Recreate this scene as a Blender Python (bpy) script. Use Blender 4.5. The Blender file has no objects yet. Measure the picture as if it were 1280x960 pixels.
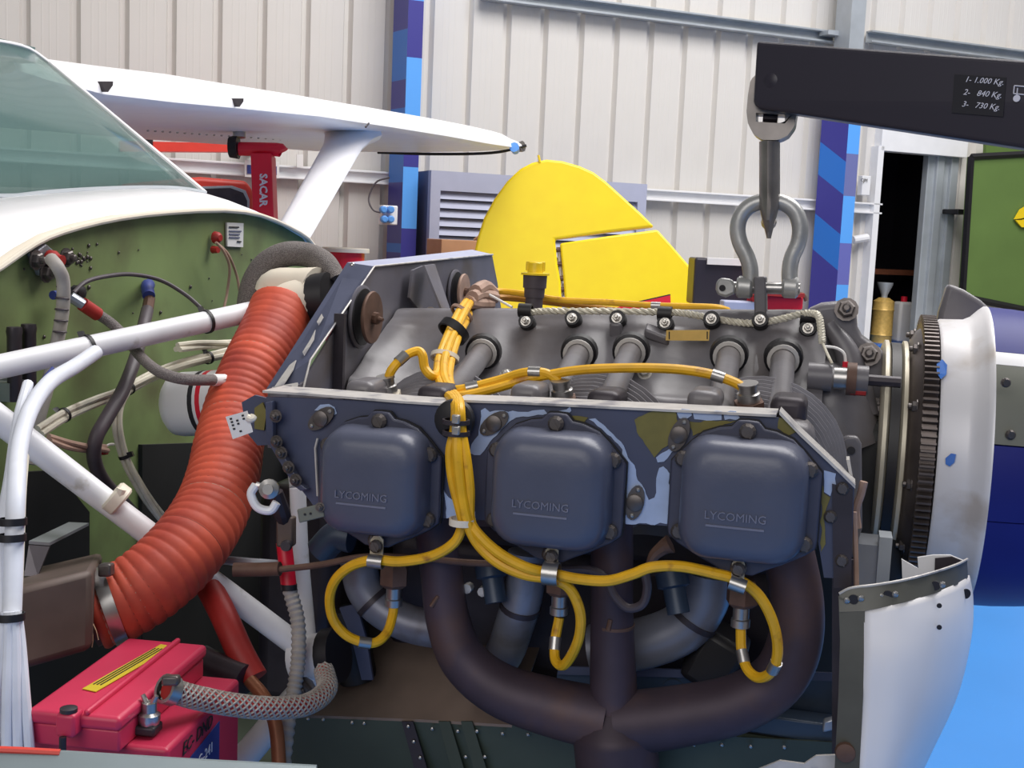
import bpy, bmesh, math, random
from mathutils import Vector as V, Matrix
random.seed(7)
sc = bpy.context.scene
col = sc.collection
# ---------------------------------------------------------------- camera
FL = 1500.0; YAW = math.radians(15)
CAM = V((0.234, -1.43, 1.40))
_n = V((-540, 12520, FL)).normalized()
_h = math.sqrt(1 - _n.z**2)
FWD = V((-math.sin(YAW)*_h, math.cos(YAW)*_h, -_n.z))
_r0 = V((math.cos(YAW), math.sin(YAW), 0)); _u0 = _r0.cross(FWD)
_a = math.asin(-_n.x/_u0.z)
RGT = (math.cos(_a)*_r0 + math.sin(_a)*_u0).normalized()
DWN = FWD.cross(RGT)
cd = bpy.data.cameras.new('camera'); cam = bpy.data.objects.new('camera', cd); col.objects.link(cam)
cd.sensor_width = 36; cd.lens = 36*FL/1280; cd.clip_start = .02; cd.clip_end = 100
m = Matrix((RGT, -DWN, -FWD)).transposed().to_4x4(); m.translation = CAM
cam.matrix_world = m
sc.camera = cam
# ---------------------------------------------------------------- light
w = bpy.data.worlds.new('hangar_daylight'); sc.world = w; w.use_nodes = True
bg = w.node_tree.nodes['Background']; bg.inputs[0].default_value = (.94, .96, 1, 1); bg.inputs[1].default_value = .17
def area(name, loc, target, size, sy, power, colr):
    d = bpy.data.lights.new(name, 'AREA'); d.shape = 'RECTANGLE'; d.size = size; d.size_y = sy; d.energy = power; d.color = colr
    o = bpy.data.objects.new(name, d); col.objects.link(o); o.location = loc
    o.rotation_euler = (V(target)-V(loc)).to_track_quat('-Z', 'Y').to_euler(); return o
area('hangar_door_daylight', (-0.5, -7.0, 4.4), (0.2, 1.0, 1.4), 6, 4, 190, (1, .96, .93))
area('roof_skylight', (2.2, 2.8, 6.2), (2.0, 3.1, 0), 6, 5, 620, (1, .975, .96))
vs = sc.view_settings; vs.view_transform = 'Standard'; vs.look = 'None'; vs.gamma = 1; vs.use_curve_mapping = False
vs.exposure = 0.17
# ---------------------------------------------------------------- projection helpers (photo pixel -> world point on a plane)
def ray(x, y): return FWD + RGT*((x-640)/FL) + DWN*((y-480)/FL)
def onp(x, y, p0, nn):
    r = ray(x, y); return CAM + r*((p0-CAM).dot(nn)/r.dot(nn))
def P(x, y, Y): r = ray(x, y); return CAM + r*((Y-CAM.y)/r.y)
def FX(x, y, X): r = ray(x, y); return CAM + r*((X-CAM.x)/r.x)
def ZP(x, y, Z): r = ray(x, y); return CAM + r*((Z-CAM.z)/r.z)
def D(x, y, d): return CAM + ray(x, y)*d
def dep(p): return (p-CAM).dot(FWD)
def R(n, p): return n*dep(p)/FL
def PP(l, Y): return [P(x, y, Y) for x, y in l]
def DD(l): return [D(x, y, d) for x, y, d in l]
XF = -.64
def FF(l, dx=0): return [FX(q[0], q[1], XF+(q[2] if len(q) > 2 else dx)) for q in l]
FH = V((-math.sin(YAW), math.cos(YAW), 0)); RH = V((math.cos(YAW), math.sin(YAW), 0))
WA = math.radians(22.8); WD = RH*math.cos(WA)+FH*math.sin(WA); WN = RH*math.sin(WA)-FH*math.cos(WA)
W0 = CAM + FH*7.6
def WP(x, y, off=0): return onp(x, y, W0+WN*off, WN)
# ---------------------------------------------------------------- materials
def lin(c): return tuple(((v/255)/12.92 if v/255 <= .04045 else ((v/255+.055)/1.055)**2.4) for v in c)+(1,)
MATS = {}
def mat(name, c, rough=.5, metal=0, var=.12, scale=12, c2=None, thr=.55, soft=.06, s2=10, bump=0, bs=60, coat=0, det=4):
    m = bpy.data.materials.new(name); m.use_nodes = True; nt = m.node_tree; b = nt.nodes['Principled BSDF']
    tc = nt.nodes.new('ShaderNodeTexCoord')
    b.inputs['Roughness'].default_value = rough; b.inputs['Metallic'].default_value = metal
    if coat: b.inputs['Coat Weight'].default_value = coat
    n = nt.nodes.new('ShaderNodeTexNoise'); n.inputs['Scale'].default_value = scale; n.inputs['Detail'].default_value = det
    nt.links.new(tc.outputs['Object'], n.inputs['Vector'])
    rp = nt.nodes.new('ShaderNodeValToRGB'); L = lin(c)
    rp.color_ramp.elements[0].position = .3; rp.color_ramp.elements[1].position = .7
    rp.color_ramp.elements[0].color = tuple(x*(1-var) for x in L[:3])+(1,)
    rp.color_ramp.elements[1].color = tuple(min(1, x*(1+var)) for x in L[:3])+(1,)
    nt.links.new(n.outputs['Fac'], rp.inputs['Fac']); out = rp.outputs['Color']
    if c2:
        n2 = nt.nodes.new('ShaderNodeTexNoise'); n2.inputs['Scale'].default_value = s2; n2.inputs['Detail'].default_value = 6
        nt.links.new(tc.outputs['Object'], n2.inputs['Vector'])
        mr = nt.nodes.new('ShaderNodeMapRange'); mr.inputs[1].default_value = thr-soft; mr.inputs[2].default_value = thr+soft
        nt.links.new(n2.outputs['Fac'], mr.inputs[0])
        mx = nt.nodes.new('ShaderNodeMix'); mx.data_type = 'RGBA'
        nt.links.new(mr.outputs[0], mx.inputs[0]); nt.links.new(out, mx.inputs[6]); mx.inputs[7].default_value = lin(c2)
        out = mx.outputs[2]
    nt.links.new(out, b.inputs['Base Color'])
    if bump:
        n3 = nt.nodes.new('ShaderNodeTexNoise'); n3.inputs['Scale'].default_value = bs; n3.inputs['Detail'].default_value = 5
        nt.links.new(tc.outputs['Object'], n3.inputs['Vector'])
        bp = nt.nodes.new('ShaderNodeBump'); bp.inputs['Strength'].default_value = bump; bp.inputs['Distance'].default_value = .002
        nt.links.new(n3.outputs['Fac'], bp.inputs['Height']); nt.links.new(bp.outputs[0], b.inputs['Normal'])
    MATS[name] = m; return m
def bands(name, stops, axis='Z', z0=0., z1=1., slant=0., rough=.4):
    """paint in hard-edged bands along a direction (camouflage stripes)"""
    m = bpy.data.materials.new(name); m.use_nodes = True; nt = m.node_tree; b = nt.nodes['Principled BSDF']
    g = nt.nodes.new('ShaderNodeNewGeometry'); sx = nt.nodes.new('ShaderNodeSeparateXYZ'); nt.links.new(g.outputs['Position'], sx.inputs[0])
    dt = nt.nodes.new('ShaderNodeVectorMath'); dt.operation = 'DOT_PRODUCT'; dt.inputs[1].default_value = WD
    nt.links.new(g.outputs['Position'], dt.inputs[0])
    ml = nt.nodes.new('ShaderNodeMath'); ml.operation = 'MULTIPLY_ADD'; ml.inputs[1].default_value = slant
    nt.links.new(dt.outputs['Value'], ml.inputs[0]); nt.links.new(sx.outputs['Z'], ml.inputs[2])
    mr = nt.nodes.new('ShaderNodeMapRange'); mr.inputs[1].default_value = z0; mr.inputs[2].default_value = z1
    nt.links.new(ml.outputs[0], mr.inputs[0])
    rp = nt.nodes.new('ShaderNodeValToRGB'); cr = rp.color_ramp; cr.interpolation = 'CONSTANT'
    while len(cr.elements) > 1: cr.elements.remove(cr.elements[-1])
    for i, (pos, c) in enumerate(stops):
        e = cr.elements[0] if i == 0 else cr.elements.new(pos)
        e.position = pos; e.color = lin(c)
    nt.links.new(mr.outputs[0], rp.inputs[0]); nt.links.new(rp.outputs[0], b.inputs['Base Color'])
    b.inputs['Roughness'].default_value = rough
    return m
def weave(name, c1, c2, scale=220, rough=.5, metal=0):
    m = mat(name, c1, rough, metal); nt = m.node_tree; b = nt.nodes['Principled BSDF']
    tc = nt.nodes.new('ShaderNodeTexCoord'); ck = nt.nodes.new('ShaderNodeTexVoronoi'); ck.inputs['Scale'].default_value = scale
    nt.links.new(tc.outputs['Object'], ck.inputs['Vector'])
    rp = nt.nodes.new('ShaderNodeValToRGB'); rp.color_ramp.elements[0].position = .25; rp.color_ramp.elements[1].position = .6
    rp.color_ramp.elements[0].color = lin(c1); rp.color_ramp.elements[1].color = lin(c2)
    nt.links.new(ck.outputs['Distance'], rp.inputs[0]); nt.links.new(rp.outputs[0], b.inputs['Base Color'])
    bp = nt.nodes.new('ShaderNodeBump'); bp.inputs['Strength'].default_value = .6; bp.inputs['Distance'].default_value = .002
    nt.links.new(ck.outputs['Distance'], bp.inputs['Height']); nt.links.new(bp.outputs[0], b.inputs['Normal'])
    return m
WHITE = mat('white_paint', (236, 236, 238), .3, var=.03)
WINGW = mat('white_aircraft_paint', (240, 238, 240), .38, var=.03)
WTUBE = mat('white_tube_paint', (226, 226, 230), .35, var=.06, scale=25, c2=(170, 165, 150), thr=.68, s2=30)
WALLM = mat('cream_wall_sheet', (214, 210, 205), .55, var=.03, scale=2)
GALV = mat('galvanised_steel', (176, 182, 188), .42, .3, var=.1, scale=6)
CONC = mat('grey_concrete', (150, 146, 142), .6, var=.12, scale=2)
REDP = mat('signal_red_paint', (240, 30, 62), .4, var=.05)
FLOOR = mat('blue_floor_paint', (58, 132, 208), .3, var=.05, scale=1.5)
GREEN = mat('firewall_green_primer', (126, 144, 92), .5, var=.2, scale=5, c2=(92, 88, 62), thr=.6, soft=.14, s2=7)
GREY = mat('grey_engine_paint', (108, 105, 109), .36, var=.16, scale=14, c2=(86, 78, 74), thr=.62, soft=.12, s2=9, bump=.15)
COVERLIT = mat('lit_raised_paint', (118, 120, 138), .35, var=.1, scale=60)  # lighter copy of the cover paint, lit letter edges put into the colour
COVER = mat('blue_grey_cover_paint', (82, 86, 104), .34, var=.07, scale=20, bump=.08, bs=140)
BAFF = mat('baffle_blue_grey_paint', (70, 75, 98), .42, var=.14, scale=10, bump=.1)
BAFFIN = mat('baffle_inner_grey', (104, 102, 112), .45, var=.2, scale=7, c2=(88, 78, 70), thr=.58, soft=.12, s2=10)
PRIMER = mat('bare_pale_blue_primer', (168, 186, 220), .5, var=.12, scale=40)
OLIVE = mat('bare_olive_primer', (116, 108, 52), .55, var=.25, scale=30)
WORN = mat('worn_bright_edge', (196, 192, 188), .45, .2, var=.1, scale=60, c2=(146, 144, 150), thr=.6, s2=35)
DARKM = mat('dark_oily_metal', (58, 52, 58), .45, .3, var=.3, scale=20)
BLACK = mat('black_rubber', (26, 24, 28), .5, var=.2)
BLKP = mat('black_hoist_paint', (44, 40, 52), .38, var=.06, scale=4)
STEEL = mat('steel', (176, 174, 172), .3, .85, var=.15, scale=30)
SHACK = mat('galvanised_shackle', (178, 178, 176), .36, .45, var=.2, scale=25, bump=.2, bs=90)
HOOKM = mat('hook_dark_steel', (138, 132, 128), .35, .6, var=.25, scale=25)
BOLT = mat('bolt_dark', (98, 92, 90), .38, .6, var=.25, scale=80)
NUT = mat('nut_bright', (182, 178, 172), .3, .7, var=.2, scale=90)
YEL = mat('yellow_lead', (232, 176, 28), .42, var=.1, scale=60, c2=(176, 120, 30), thr=.66, s2=50)
YELB = mat('yellow_lead_stained', (184, 128, 40), .5, var=.2, scale=60)
YTAIL = mat('yellow_tail_paint', (255, 222, 28), .35, var=.03)
YCAP = mat('yellow_plastic', (240, 206, 30), .4, var=.04)
RED = mat('red_paint', (214, 26, 52), .38, var=.08)
REDV = mat('orange_red_paint', (216, 66, 52), .4, var=.06)
DUCT = mat('red_duct_fabric', (200, 82, 56), .62, var=.14, scale=18, c2=(150, 52, 44), thr=.6, soft=.15, s2=14, bump=.25, bs=80)
CORD = mat('duct_cord_dark', (138, 62, 48), .7, var=.2, scale=40)
CORDL = mat('cord_pale', (206, 172, 140), .7, var=.15)
BATT = mat('battery_pink_red', (200, 50, 84), .42, var=.08, scale=12)
EXH = mat('exhaust_brown_purple', (74, 62, 72), .55, .35, var=.25, scale=12, c2=(98, 74, 66), thr=.62, soft=.12, s2=14)
INTK = mat('intake_silver_grey', (128, 130, 142), .4, .3, var=.2, scale=12, c2=(92, 82, 82), thr=.6, soft=.1, s2=16)
RUST = mat('rusty_steel', (104, 78, 66), .6, .3, var=.3, scale=40)
GEAR = mat('ring_gear_steel', (104, 95, 92), .42, .6, var=.3, scale=30)
CREAM = mat('cream_pulley', (196, 188, 168), .4, .2, var=.15, scale=20)
BRUSHW = mat('worn_white_drum', (226, 224, 226), .35, .1, var=.06, scale=8, c2=(198, 190, 184), thr=.6, s2=12)
LEDGE = mat('dull_ledge_paint', (128, 140, 144), .5, .1, var=.1, scale=10)
NAVY = mat('navy_blue_spinner', (34, 40, 120), .45, var=.08); NAVY.node_tree.nodes['Principled BSDF'].inputs['Specular IOR Level'].default_value = .2
GREYF = mat('grey_flange_primer', (88, 88, 82), .45, .1, var=.2, scale=20)
FLANGE = mat('dirty_cover_flange', (62, 64, 82), .42, var=.15, scale=30)
SHADEBLK = mat('shade_black_sheet', (34, 34, 34), .6, var=.2, scale=10)  # near-black that stands in for deep shade in the lower bay
GREYG = mat('grey_green_primer', (108, 110, 100), .45, var=.08, scale=15)
BRAID = weave('braided_hose_grey', (150, 142, 138), (100, 92, 92), 1100)
BRAIDD = weave('braided_clear_hose', (186, 176, 178), (84, 56, 62), 700, .35)
TYREG = weave('grey_sheathed_hose', (140, 132, 128), (96, 88, 86), 900)
GHOSE = mat('grey_sleeve', (164, 158, 152), .6, var=.12, scale=60)
DHOSE = mat('dark_hose', (72, 64, 70), .5, var=.15, scale=40)
WIRE = mat('white_wire', (222, 226, 236), .45, var=.08, scale=30)
WIREC = mat('cream_wire', (214, 208, 190), .5, var=.14, scale=40, c2=(140, 128, 110), thr=.64, s2=30)
TAN = mat('tan_tape', (168, 138, 122), .6, var=.2, scale=40)
ALU = mat('aluminium_sheet', (166, 170, 178), .35, .6, var=.12, scale=15)
DGREEN = mat('dark_green_sheet', (64, 72, 60), .45, .1, var=.25, scale=6)
DBLUE = mat('dark_teal_sheet', (52, 66, 84), .4, .1, var=.2, scale=8)
BRASS = mat('brass', (218, 180, 100), .4, .25, var=.12, scale=50)
CARDB = mat('cardboard', (186, 140, 108), .7, var=.06)
LAV = mat('grey_lavender_paint', (172, 176, 200), .45, var=.03)
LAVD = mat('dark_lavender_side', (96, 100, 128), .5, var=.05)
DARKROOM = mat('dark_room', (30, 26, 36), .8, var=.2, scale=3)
WOOD = mat('brown_shelf_wood', (112, 64, 42), .6, var=.2)
BOARDG = mat('green_board', (96, 122, 62), .55, var=.08, scale=3)
PAPER = mat('paper_white', (232, 230, 228), .6, var=.02)
INK = mat('ink_black', (32, 30, 36), .7, var=.1)
INKW = mat('ink_white', (224, 222, 232), .6, var=.02)
INKB = mat('ink_blue', (44, 58, 128), .6, var=.05)
LBLUE = mat('light_blue_paint', (96, 160, 236), .4, var=.03)
DKBLUE = mat('dark_blue_paint', (52, 52, 134), .4, var=.05)
MBLUE = mat('mid_blue_paint', (48, 110, 196), .4, var=.05)
YSTICK = mat('yellow_sticker', (206, 184, 44), .5, var=.06)
SHELFM = mat('oily_brown_shelf', (122, 106, 96), .5, .1, var=.3, scale=9)
BRNBOX = mat('oily_airbox', (92, 78, 72), .55, .2, var=.3, scale=14)
COPPER = mat('copper_brown_tube', (150, 92, 60), .45, .3, var=.2, scale=30)
DARKRED = mat('dark_red_sleeve', (164, 40, 36), .5, var=.2, scale=30)
BEIGE = mat('cream_plastic', (232, 222, 204), .45, var=.05, scale=15, c2=(176, 130, 70), thr=.7, s2=25)
PINKFIN = mat('cylinder_fin_grey', (140, 138, 144), .45, .3, var=.12, scale=30)
def glassmat():
    m = bpy.data.materials.new('tinted_windshield'); m.use_nodes = True; nt = m.node_tree
    b = nt.nodes['Principled BSDF']; out = nt.nodes['Material Output']
    b.inputs['Base Color'].default_value = lin((98, 126, 124)); b.inputs['Roughness'].default_value = .08
    b.inputs['Specular IOR Level'].default_value = .6
    t = nt.nodes.new('ShaderNodeBsdfTransparent'); t.inputs[0].default_value = (.74, .88, .84, 1)
    mx = nt.nodes.new('ShaderNodeMixShader'); mx.inputs[0].default_value = .6
    nt.links.new(t.outputs[0], mx.inputs[1]); nt.links.new(b.outputs[0], mx.inputs[2]); nt.links.new(mx.outputs[0], out.inputs[0])
    return m
GLASS = glassmat()
# ---------------------------------------------------------------- mesh helpers
WLOC = {}
def crom(pts, sub):
    if len(pts) < 3 or sub <= 1: return list(pts)
    out = []; n = len(pts)
    for i in range(n-1):
        p0 = pts[i-1] if i else pts[0]*2-pts[1]; p1 = pts[i]; p2 = pts[i+1]; p3 = pts[i+2] if i+2 < n else pts[-1]*2-pts[-2]
        for k in range(sub):
            t = k/sub
            out.append(.5*((2*p1)+(p2-p0)*t+(2*p0-5*p1+4*p2-p3)*t*t+(3*p1-p0-3*p2+p3)*t**3))
    out.append(pts[-1].copy()); return out
def frames(pts):
    T = [(pts[min(i+1, len(pts)-1)]-pts[max(i-1, 0)]).normalized() for i in range(len(pts))]
    a = V((0, 0, 1)) if abs(T[0].z) < .9 else V((1, 0, 0))
    N = (a-T[0]*a.dot(T[0])).normalized(); out = []
    for t in T:
        N = (N-t*N.dot(t)); N = N.normalized() if N.length > 1e-6 else t.orthogonal().normalized()
        out.append((t, N, t.cross(N)))
    return out
class MB:
    def __init__(s): s.v = []; s.f = []
    def add(s, v, f):
        o = len(s.v); s.v += [V(q) for q in v]; s.f += [tuple(i+o for i in q) for q in f]; return s
    def loft(s, secs, closed=True, caps=True):
        n = len(secs[0]); v = [q for c in secs for q in c]; f = []
        for i in range(len(secs)-1):
            for k in range(n if closed else n-1):
                a = i*n+k; b = i*n+(k+1) % n; f.append((a, b, b+n, a+n))
        if caps and closed:
            f.append(tuple(reversed(range(n)))); f.append(tuple(range((len(secs)-1)*n, len(secs)*n)))
        return s.add(v, f)
    def tube(s, pts, r, n=10, sub=6, caps=True, prof=None):
        m = len(pts); q = crom([V(p) for p in pts], sub)
        if len(q) == m and sub > 1 and m == 2 and prof: q = [pts[0].lerp(pts[1], i/prof[1]) for i in range(prof[1]+1)]
        fr = frames(q); secs = []
        for i, p in enumerate(q):
            u = i/(len(q)-1)
            if isinstance(r, (list, tuple)):
                k = u*(len(r)-1); a = min(int(k), len(r)-2); rr = r[a]+(r[a+1]-r[a])*(k-a)
            else: rr = r
            if prof: rr *= prof[0](u)
            t, N, B = fr[i]
            secs.append([p+(N*math.cos(2*math.pi*j/n)+B*math.sin(2*math.pi*j/n))*rr for j in range(n)])
        return s.loft(secs, True, caps)
    def plate(s, pts, th):
        n = len(pts); th = V(th)
        return s.add(list(pts)+[p+th for p in pts], [tuple(range(n)), tuple(reversed(range(n, 2*n)))]+[(i, i+n, (i+1) % n+n, (i+1) % n) for i in range(n)])
    def lathe(s, c, ax, prof, n=24, caps=True):
        ax = V(ax).normalized(); N = ax.orthogonal().normalized(); B = ax.cross(N); c = V(c)
        return s.loft([[c+ax*h+(N*math.cos(2*math.pi*j/n)+B*math.sin(2*math.pi*j/n))*r for j in range(n)] for h, r in prof], True, caps)
    def box(s, c, ax, ay, az, sx, sy, sz):
        c = V(c); ax, ay, az = [V(q).normalized() for q in (ax, ay, az)]; v = []
        for k in (-.5, .5):
            for j in (-.5, .5):
                for i in (-.5, .5): v.append(c+ax*(i*sx)+ay*(j*sy)+az*(k*sz))
        return s.add(v, [(0, 2, 3, 1), (4, 5, 7, 6), (0, 1, 5, 4), (2, 6, 7, 3), (0, 4, 6, 2), (1, 3, 7, 5)])
    def strip(s, A, B, th):
        """ribbon between two polylines, with thickness vector"""
        n = len(A); th = V(th)
        secs = [[A[i], B[i], B[i]+th, A[i]+th] for i in range(n)]
        return s.loft(secs, True, True)
    def build(s, name, mt, parent=None, smooth=True, bevel=0, seg=2, ang=35):
        me = bpy.data.meshes.new(name)
        lo = V([min(q[i] for q in s.v) for i in range(3)]); hi = V([max(q[i] for q in s.v) for i in range(3)])
        c = V(((lo.x+hi.x)/2, (lo.y+hi.y)/2, lo.z))
        me.from_pydata([q-c for q in s.v], [], s.f); me.update()
        bm = bmesh.new(); bm.from_mesh(me); bmesh.ops.recalc_face_normals(bm, faces=bm.faces); bm.to_mesh(me); bm.free()
        for x in (mt if isinstance(mt, (list, tuple)) else [mt]): me.materials.append(x)
        if smooth:
            me.polygons.foreach_set('use_smooth', [True]*len(me.polygons))
            try: me.set_sharp_from_angle(angle=math.radians(ang))
            except Exception: pass
        o = bpy.data.objects.new(name, me); col.objects.link(o); WLOC[o] = c; o.parent = parent
        if bevel:
            b = o.modifiers.new('bevel', 'BEVEL'); b.width = bevel; b.segments = seg; b.limit_method = 'ANGLE'; b.angle_limit = math.radians(40)
        return o
def inst(src, name, loc, rot=None, parent=None, mt=None, scale=None):
    o = bpy.data.objects.new(name, src); col.objects.link(o); WLOC[o] = V(loc); o.parent = parent
    if rot is not None: o.rotation_euler = rot
    if scale: o.scale = (scale,)*3 if not isinstance(scale, tuple) else scale
    return o
def tag(o, label, cat, group=None, kind=None):
    o['label'] = label; o['category'] = cat
    if group: o['group'] = group
    if kind: o['kind'] = kind
    return o
def thing(name, label, cat, group=None):
    o = bpy.data.objects.new(name, None); col.objects.link(o); o.empty_display_size = .05; WLOC[o] = None
    return tag(o, label, cat, group)
def struct(o): o['kind'] = 'structure'; return o
def text(name, body, w, org, xd, yd, mt, parent, ext=.0006, shear=0, center=True, bold=0):
    cu = bpy.data.curves.new('t', 'FONT'); cu.body = body; cu.size = 1; cu.extrude = 0; cu.offset = bold; cu.shear = shear; cu.resolution_u = 2
    t = bpy.data.objects.new('t', cu); col.objects.link(t)
    dg = bpy.context.evaluated_depsgraph_get(); dg.update(); me = bpy.data.meshes.new_from_object(t.evaluated_get(dg))
    bpy.data.objects.remove(t); bpy.data.curves.remove(cu)
    xs = [q.co.x for q in me.vertices]; ys = [q.co.y for q in me.vertices]; k = w/(max(xs)-min(xs))
    xc = (max(xs)+min(xs))/2 if center else min(xs); yc = (max(ys)+min(ys))/2
    xd = V(xd).normalized(); yd = V(yd); yd = (yd-xd*yd.dot(xd)).normalized(); zd = xd.cross(yd)
    bm = bmesh.new(); bm.from_mesh(me)
    for q in bm.verts: q.co = V(org)+xd*((q.co.x-xc)*k)+yd*((q.co.y-yc)*k)
    r = bmesh.ops.extrude_face_region(bm, geom=bm.faces[:])
    for q in r['geom']:
        if isinstance(q, bmesh.types.BMVert): q.co += zd*ext
    bmesh.ops.recalc_face_normals(bm, faces=bm.faces)
    bm.verts.ensure_lookup_table(); mb = MB(); mb.v = [q.co.copy() for q in bm.verts]; mb.f = [tuple(x.index for x in f.verts) for f in bm.faces]
    bm.free(); bpy.data.meshes.remove(me)
    return mb.build(name, mt, parent, smooth=False)
# shared small hardware meshes, axis along local +Z
def hexbolt(name, r, h, mt, slot=False, washer=True, n=6):
    mb = MB()
    if washer: mb.lathe((0, 0, 0), (0, 0, 1), [(0, r*1.35), (r*.2, r*1.35), (r*.2, r*.9)], 12)
    if n == 6: mb.lathe((0, 0, r*.2), (0, 0, 1), [(0, r), (h*.8, r), (h, r*.8)], 6)
    else: mb.lathe((0, 0, r*.2), (0, 0, 1), [(0, r), (h*.6, r), (h, r*.7)], 12)
    if slot: mb.box((0, 0, h+r*.2), (1, .6, 0), (-.6, 1, 0), (0, 0, 1), r*1.7, r*.25, r*.12)
    else: mb.lathe((0, 0, r*.2+h), (0, 0, 1), [(0, r*.5), (r*.5, r*.5), (r*.6, r*.3)], 8)
    me = bpy.data.meshes.new(name); me.from_pydata(mb.v, [], mb.f); me.materials.append(mt); me.update(); return me
BM_SCREW = hexbolt('screw_head', .0062, .005, BOLT, slot=True, washer=False, n=12)
BM_NUT = hexbolt('case_nut', .0075, .007, NUT)
BM_BOLT = hexbolt('case_bolt', .0085, .007, BOLT)
BM_RIVET = bpy.data.meshes.new('rivet'); _q = MB().lathe((0, 0, 0), (0, 0, 1), [(0, .0022), (.001, .002), (.0016, .001)], 8); BM_RIVET.from_pydata(_q.v, [], _q.f); BM_RIVET.materials.append(STEEL); BM_RIVET.update()
BM_SPECK = BM_RIVET.copy(); BM_SPECK.materials.clear(); BM_SPECK.materials.append(BOLT)
def toward(nrm): return V(nrm).to_track_quat('Z', 'X').to_euler()
# ================================================================ SETTING
Z = V((0, 0, 1))
floor = struct(MB().box((0, 4, -.05), (1, 0, 0), (0, 1, 0), Z, 40, 40, .1).build('floor', CONC, smooth=False))
MB().box((5.7, -1.9, .002), (1, 0, 0), (0, 1, 0), Z, 12.6, 12.2, .004).build('painted_area', FLOOR, floor, smooth=False)  # blue stops short, unseen grey concrete added around it to cut blue bounce
def ws(x, y=0): return (WP(x, y)-W0).dot(WD)
def wpt(s, z, off=0): p = W0+WD*s+WN*off; return V((p.x, p.y, z))
s0, s1 = ws(24), ws(1262); SP = (s1-s0)/27
ZD = WP(1145, 188).z                    # top of the doorway
wall = struct(MB().box(wpt(s0-SP*2.5, 2.75, -.14), WD, WN, Z, SP, .05, 5.5).build('wall_back', WALLM, smooth=False))
def panel(sa, sb, za, zb):
    L = sb-sa; prof = [(0, 0), (.012, -.035), (.036, -.035), (.056, 0)]
    for g in (.45, .6, .75): prof += [(L*g-.005, 0), (L*g-.003, .0006), (L*g+.003, .0006), (L*g+.005, 0)]
    prof += [(L, 0)]
    full = [(a, b) for a, b in prof]+[(a, b-.006) for a, b in reversed(prof)]
    return MB().loft([[wpt(sa+a, z, b) for a, b in full] for z in (za, zb)]).build('panel', WALLM, wall, smooth=False)
d0, d1 = ws(1095, 190), ws(1197, 190)
for i in range(-2, 32):
    a = s0+SP*i
    if a+SP <= d0 or a >= d1: panel(a, a+SP, 0, 5.5)
    else:
        panel(a, a+SP, ZD, 5.5)
        if a < d0-.05: panel(a, d0, 0, ZD)
        if a+SP > d1+.05: panel(d1, a+SP, 0, ZD)
# girts
def rail(x0, y0, x1, y1, h, t, name, m=GALV, off=.03):
    a, b = WP(x0, y0, off), WP(x1, y1, off); s_a = (a-W0).dot(WD); s_b = (b-W0).dot(WD)
    zc = (a.z+b.z)/2
    mb = MB().box(wpt((s_a+s_b)/2, zc-h*.42, off+t/2), WD, WN, Z, s_b-s_a, t, h*.16)
    mb.box(wpt((s_a+s_b)/2, zc, off+.006), WD, WN, Z, s_b-s_a, .012, h)
    mb.box(wpt((s_a+s_b)/2, zc+h*.42, off+t/2), WD, WN, Z, s_b-s_a, t, h*.16)
    return struct(mb.build(name, m, smooth=False, bevel=.002))
rail(-60, 205, 1098, 250, .075, .05, 'trim_1', WHITE)
rail(600, -6, 1040, 47, .08, .07, 'trim_2', GALV)
rail(1082, 48, 1320, 76, .08, .07, 'trim_3', GALV)
# columns
def column(name, pxl, pxm, pxr, yy, mleft, mright, zt, zb=0):
    c = WP(pxm, yy, .30); L = WP(pxl, yy, .12); r = WP(pxr, yy, .30)
    # front flange faces the room, side face (web side) runs back to the wall
    wf = (r-c).dot(WD); dz = Z
    mb = MB(); sd = (L-c); sd.z = 0
    p = [V((q.x, q.y, 0)) for q in (c, r, r-WN*.28, L)]
    n0 = len(mb.f); mb.loft([[q+Z*zb for q in p], [q+Z*zt for q in p]])
    o = mb.build(name, [mright, mleft], smooth=False)
    for pl in o.data.polygons:
        if pl.normal.dot(WN) < .75 and abs(pl.normal.z) < .5 and pl.normal.dot(WD) < 0: pl.material_index = 1
    return struct(o)
def zz(px, py): return WP(px, py, .30).z
zt, zb = 4.5, 0
def stops(px, lst, inv=True):
    o = [(max(0, zz(px, y)/4.5), c) for y, c in lst]; return sorted(o, key=lambda q: q[0])
LB, DB, MBc = (92, 166, 246), (60, 58, 142), (44, 112, 200)
# colour given from the bottom upward: (pixel row where the band starts, colour)
bl = bands('column_front_bands', [(0, DB)]+stops(517, [(318, DB), (286, LB), (211, DB), (193, LB), (72, DB), (3, LB)]), z0=0, z1=4.5)
br = bands('column_side_bands', [(0, MBc)]+stops(497, [(340, DB), (318, MBc), (305, DB), (230, MBc), (135, DB), (100, MBc), (35, DB)]), z0=0, z1=4.5, slant=0)
column('trim_4', 489, 507, 526, 120, br, bl, 4.5)
WSL = 1.6
def zsl(px, py): p = WP(px, py, .2); return p.z+WSL*p.dot(WD)
z0s = zsl(1040, 420)
def rel(y, px=1050): return max(0, min(1, (zsl(px, y)-z0s)/2.0))
cl = bands('camouflage_column_side', [(0, DB), (rel(372), MBc), (rel(320), DB), (rel(262), MBc), (rel(215), DB), (rel(150), MBc), (rel(100), DB)], z0=z0s, z1=z0s+2.0, slant=WSL)
cr_ = bands('camouflage_column_front', [(0, LB)]+stops(1068, [(360, LB), (358, (104, 108, 182)), (306, LB), (248, (110, 116, 170)), (195, LB)]), z0=0, z1=4.5)
ztop = WP(1060, 120, .3).z
column('trim_5', 1027, 1061, 1076, 155, cl, cr_, ztop)
column('trim_6', 1045, 1064, 1082, 20, GALV, GALV, 4.5, ztop)
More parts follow.
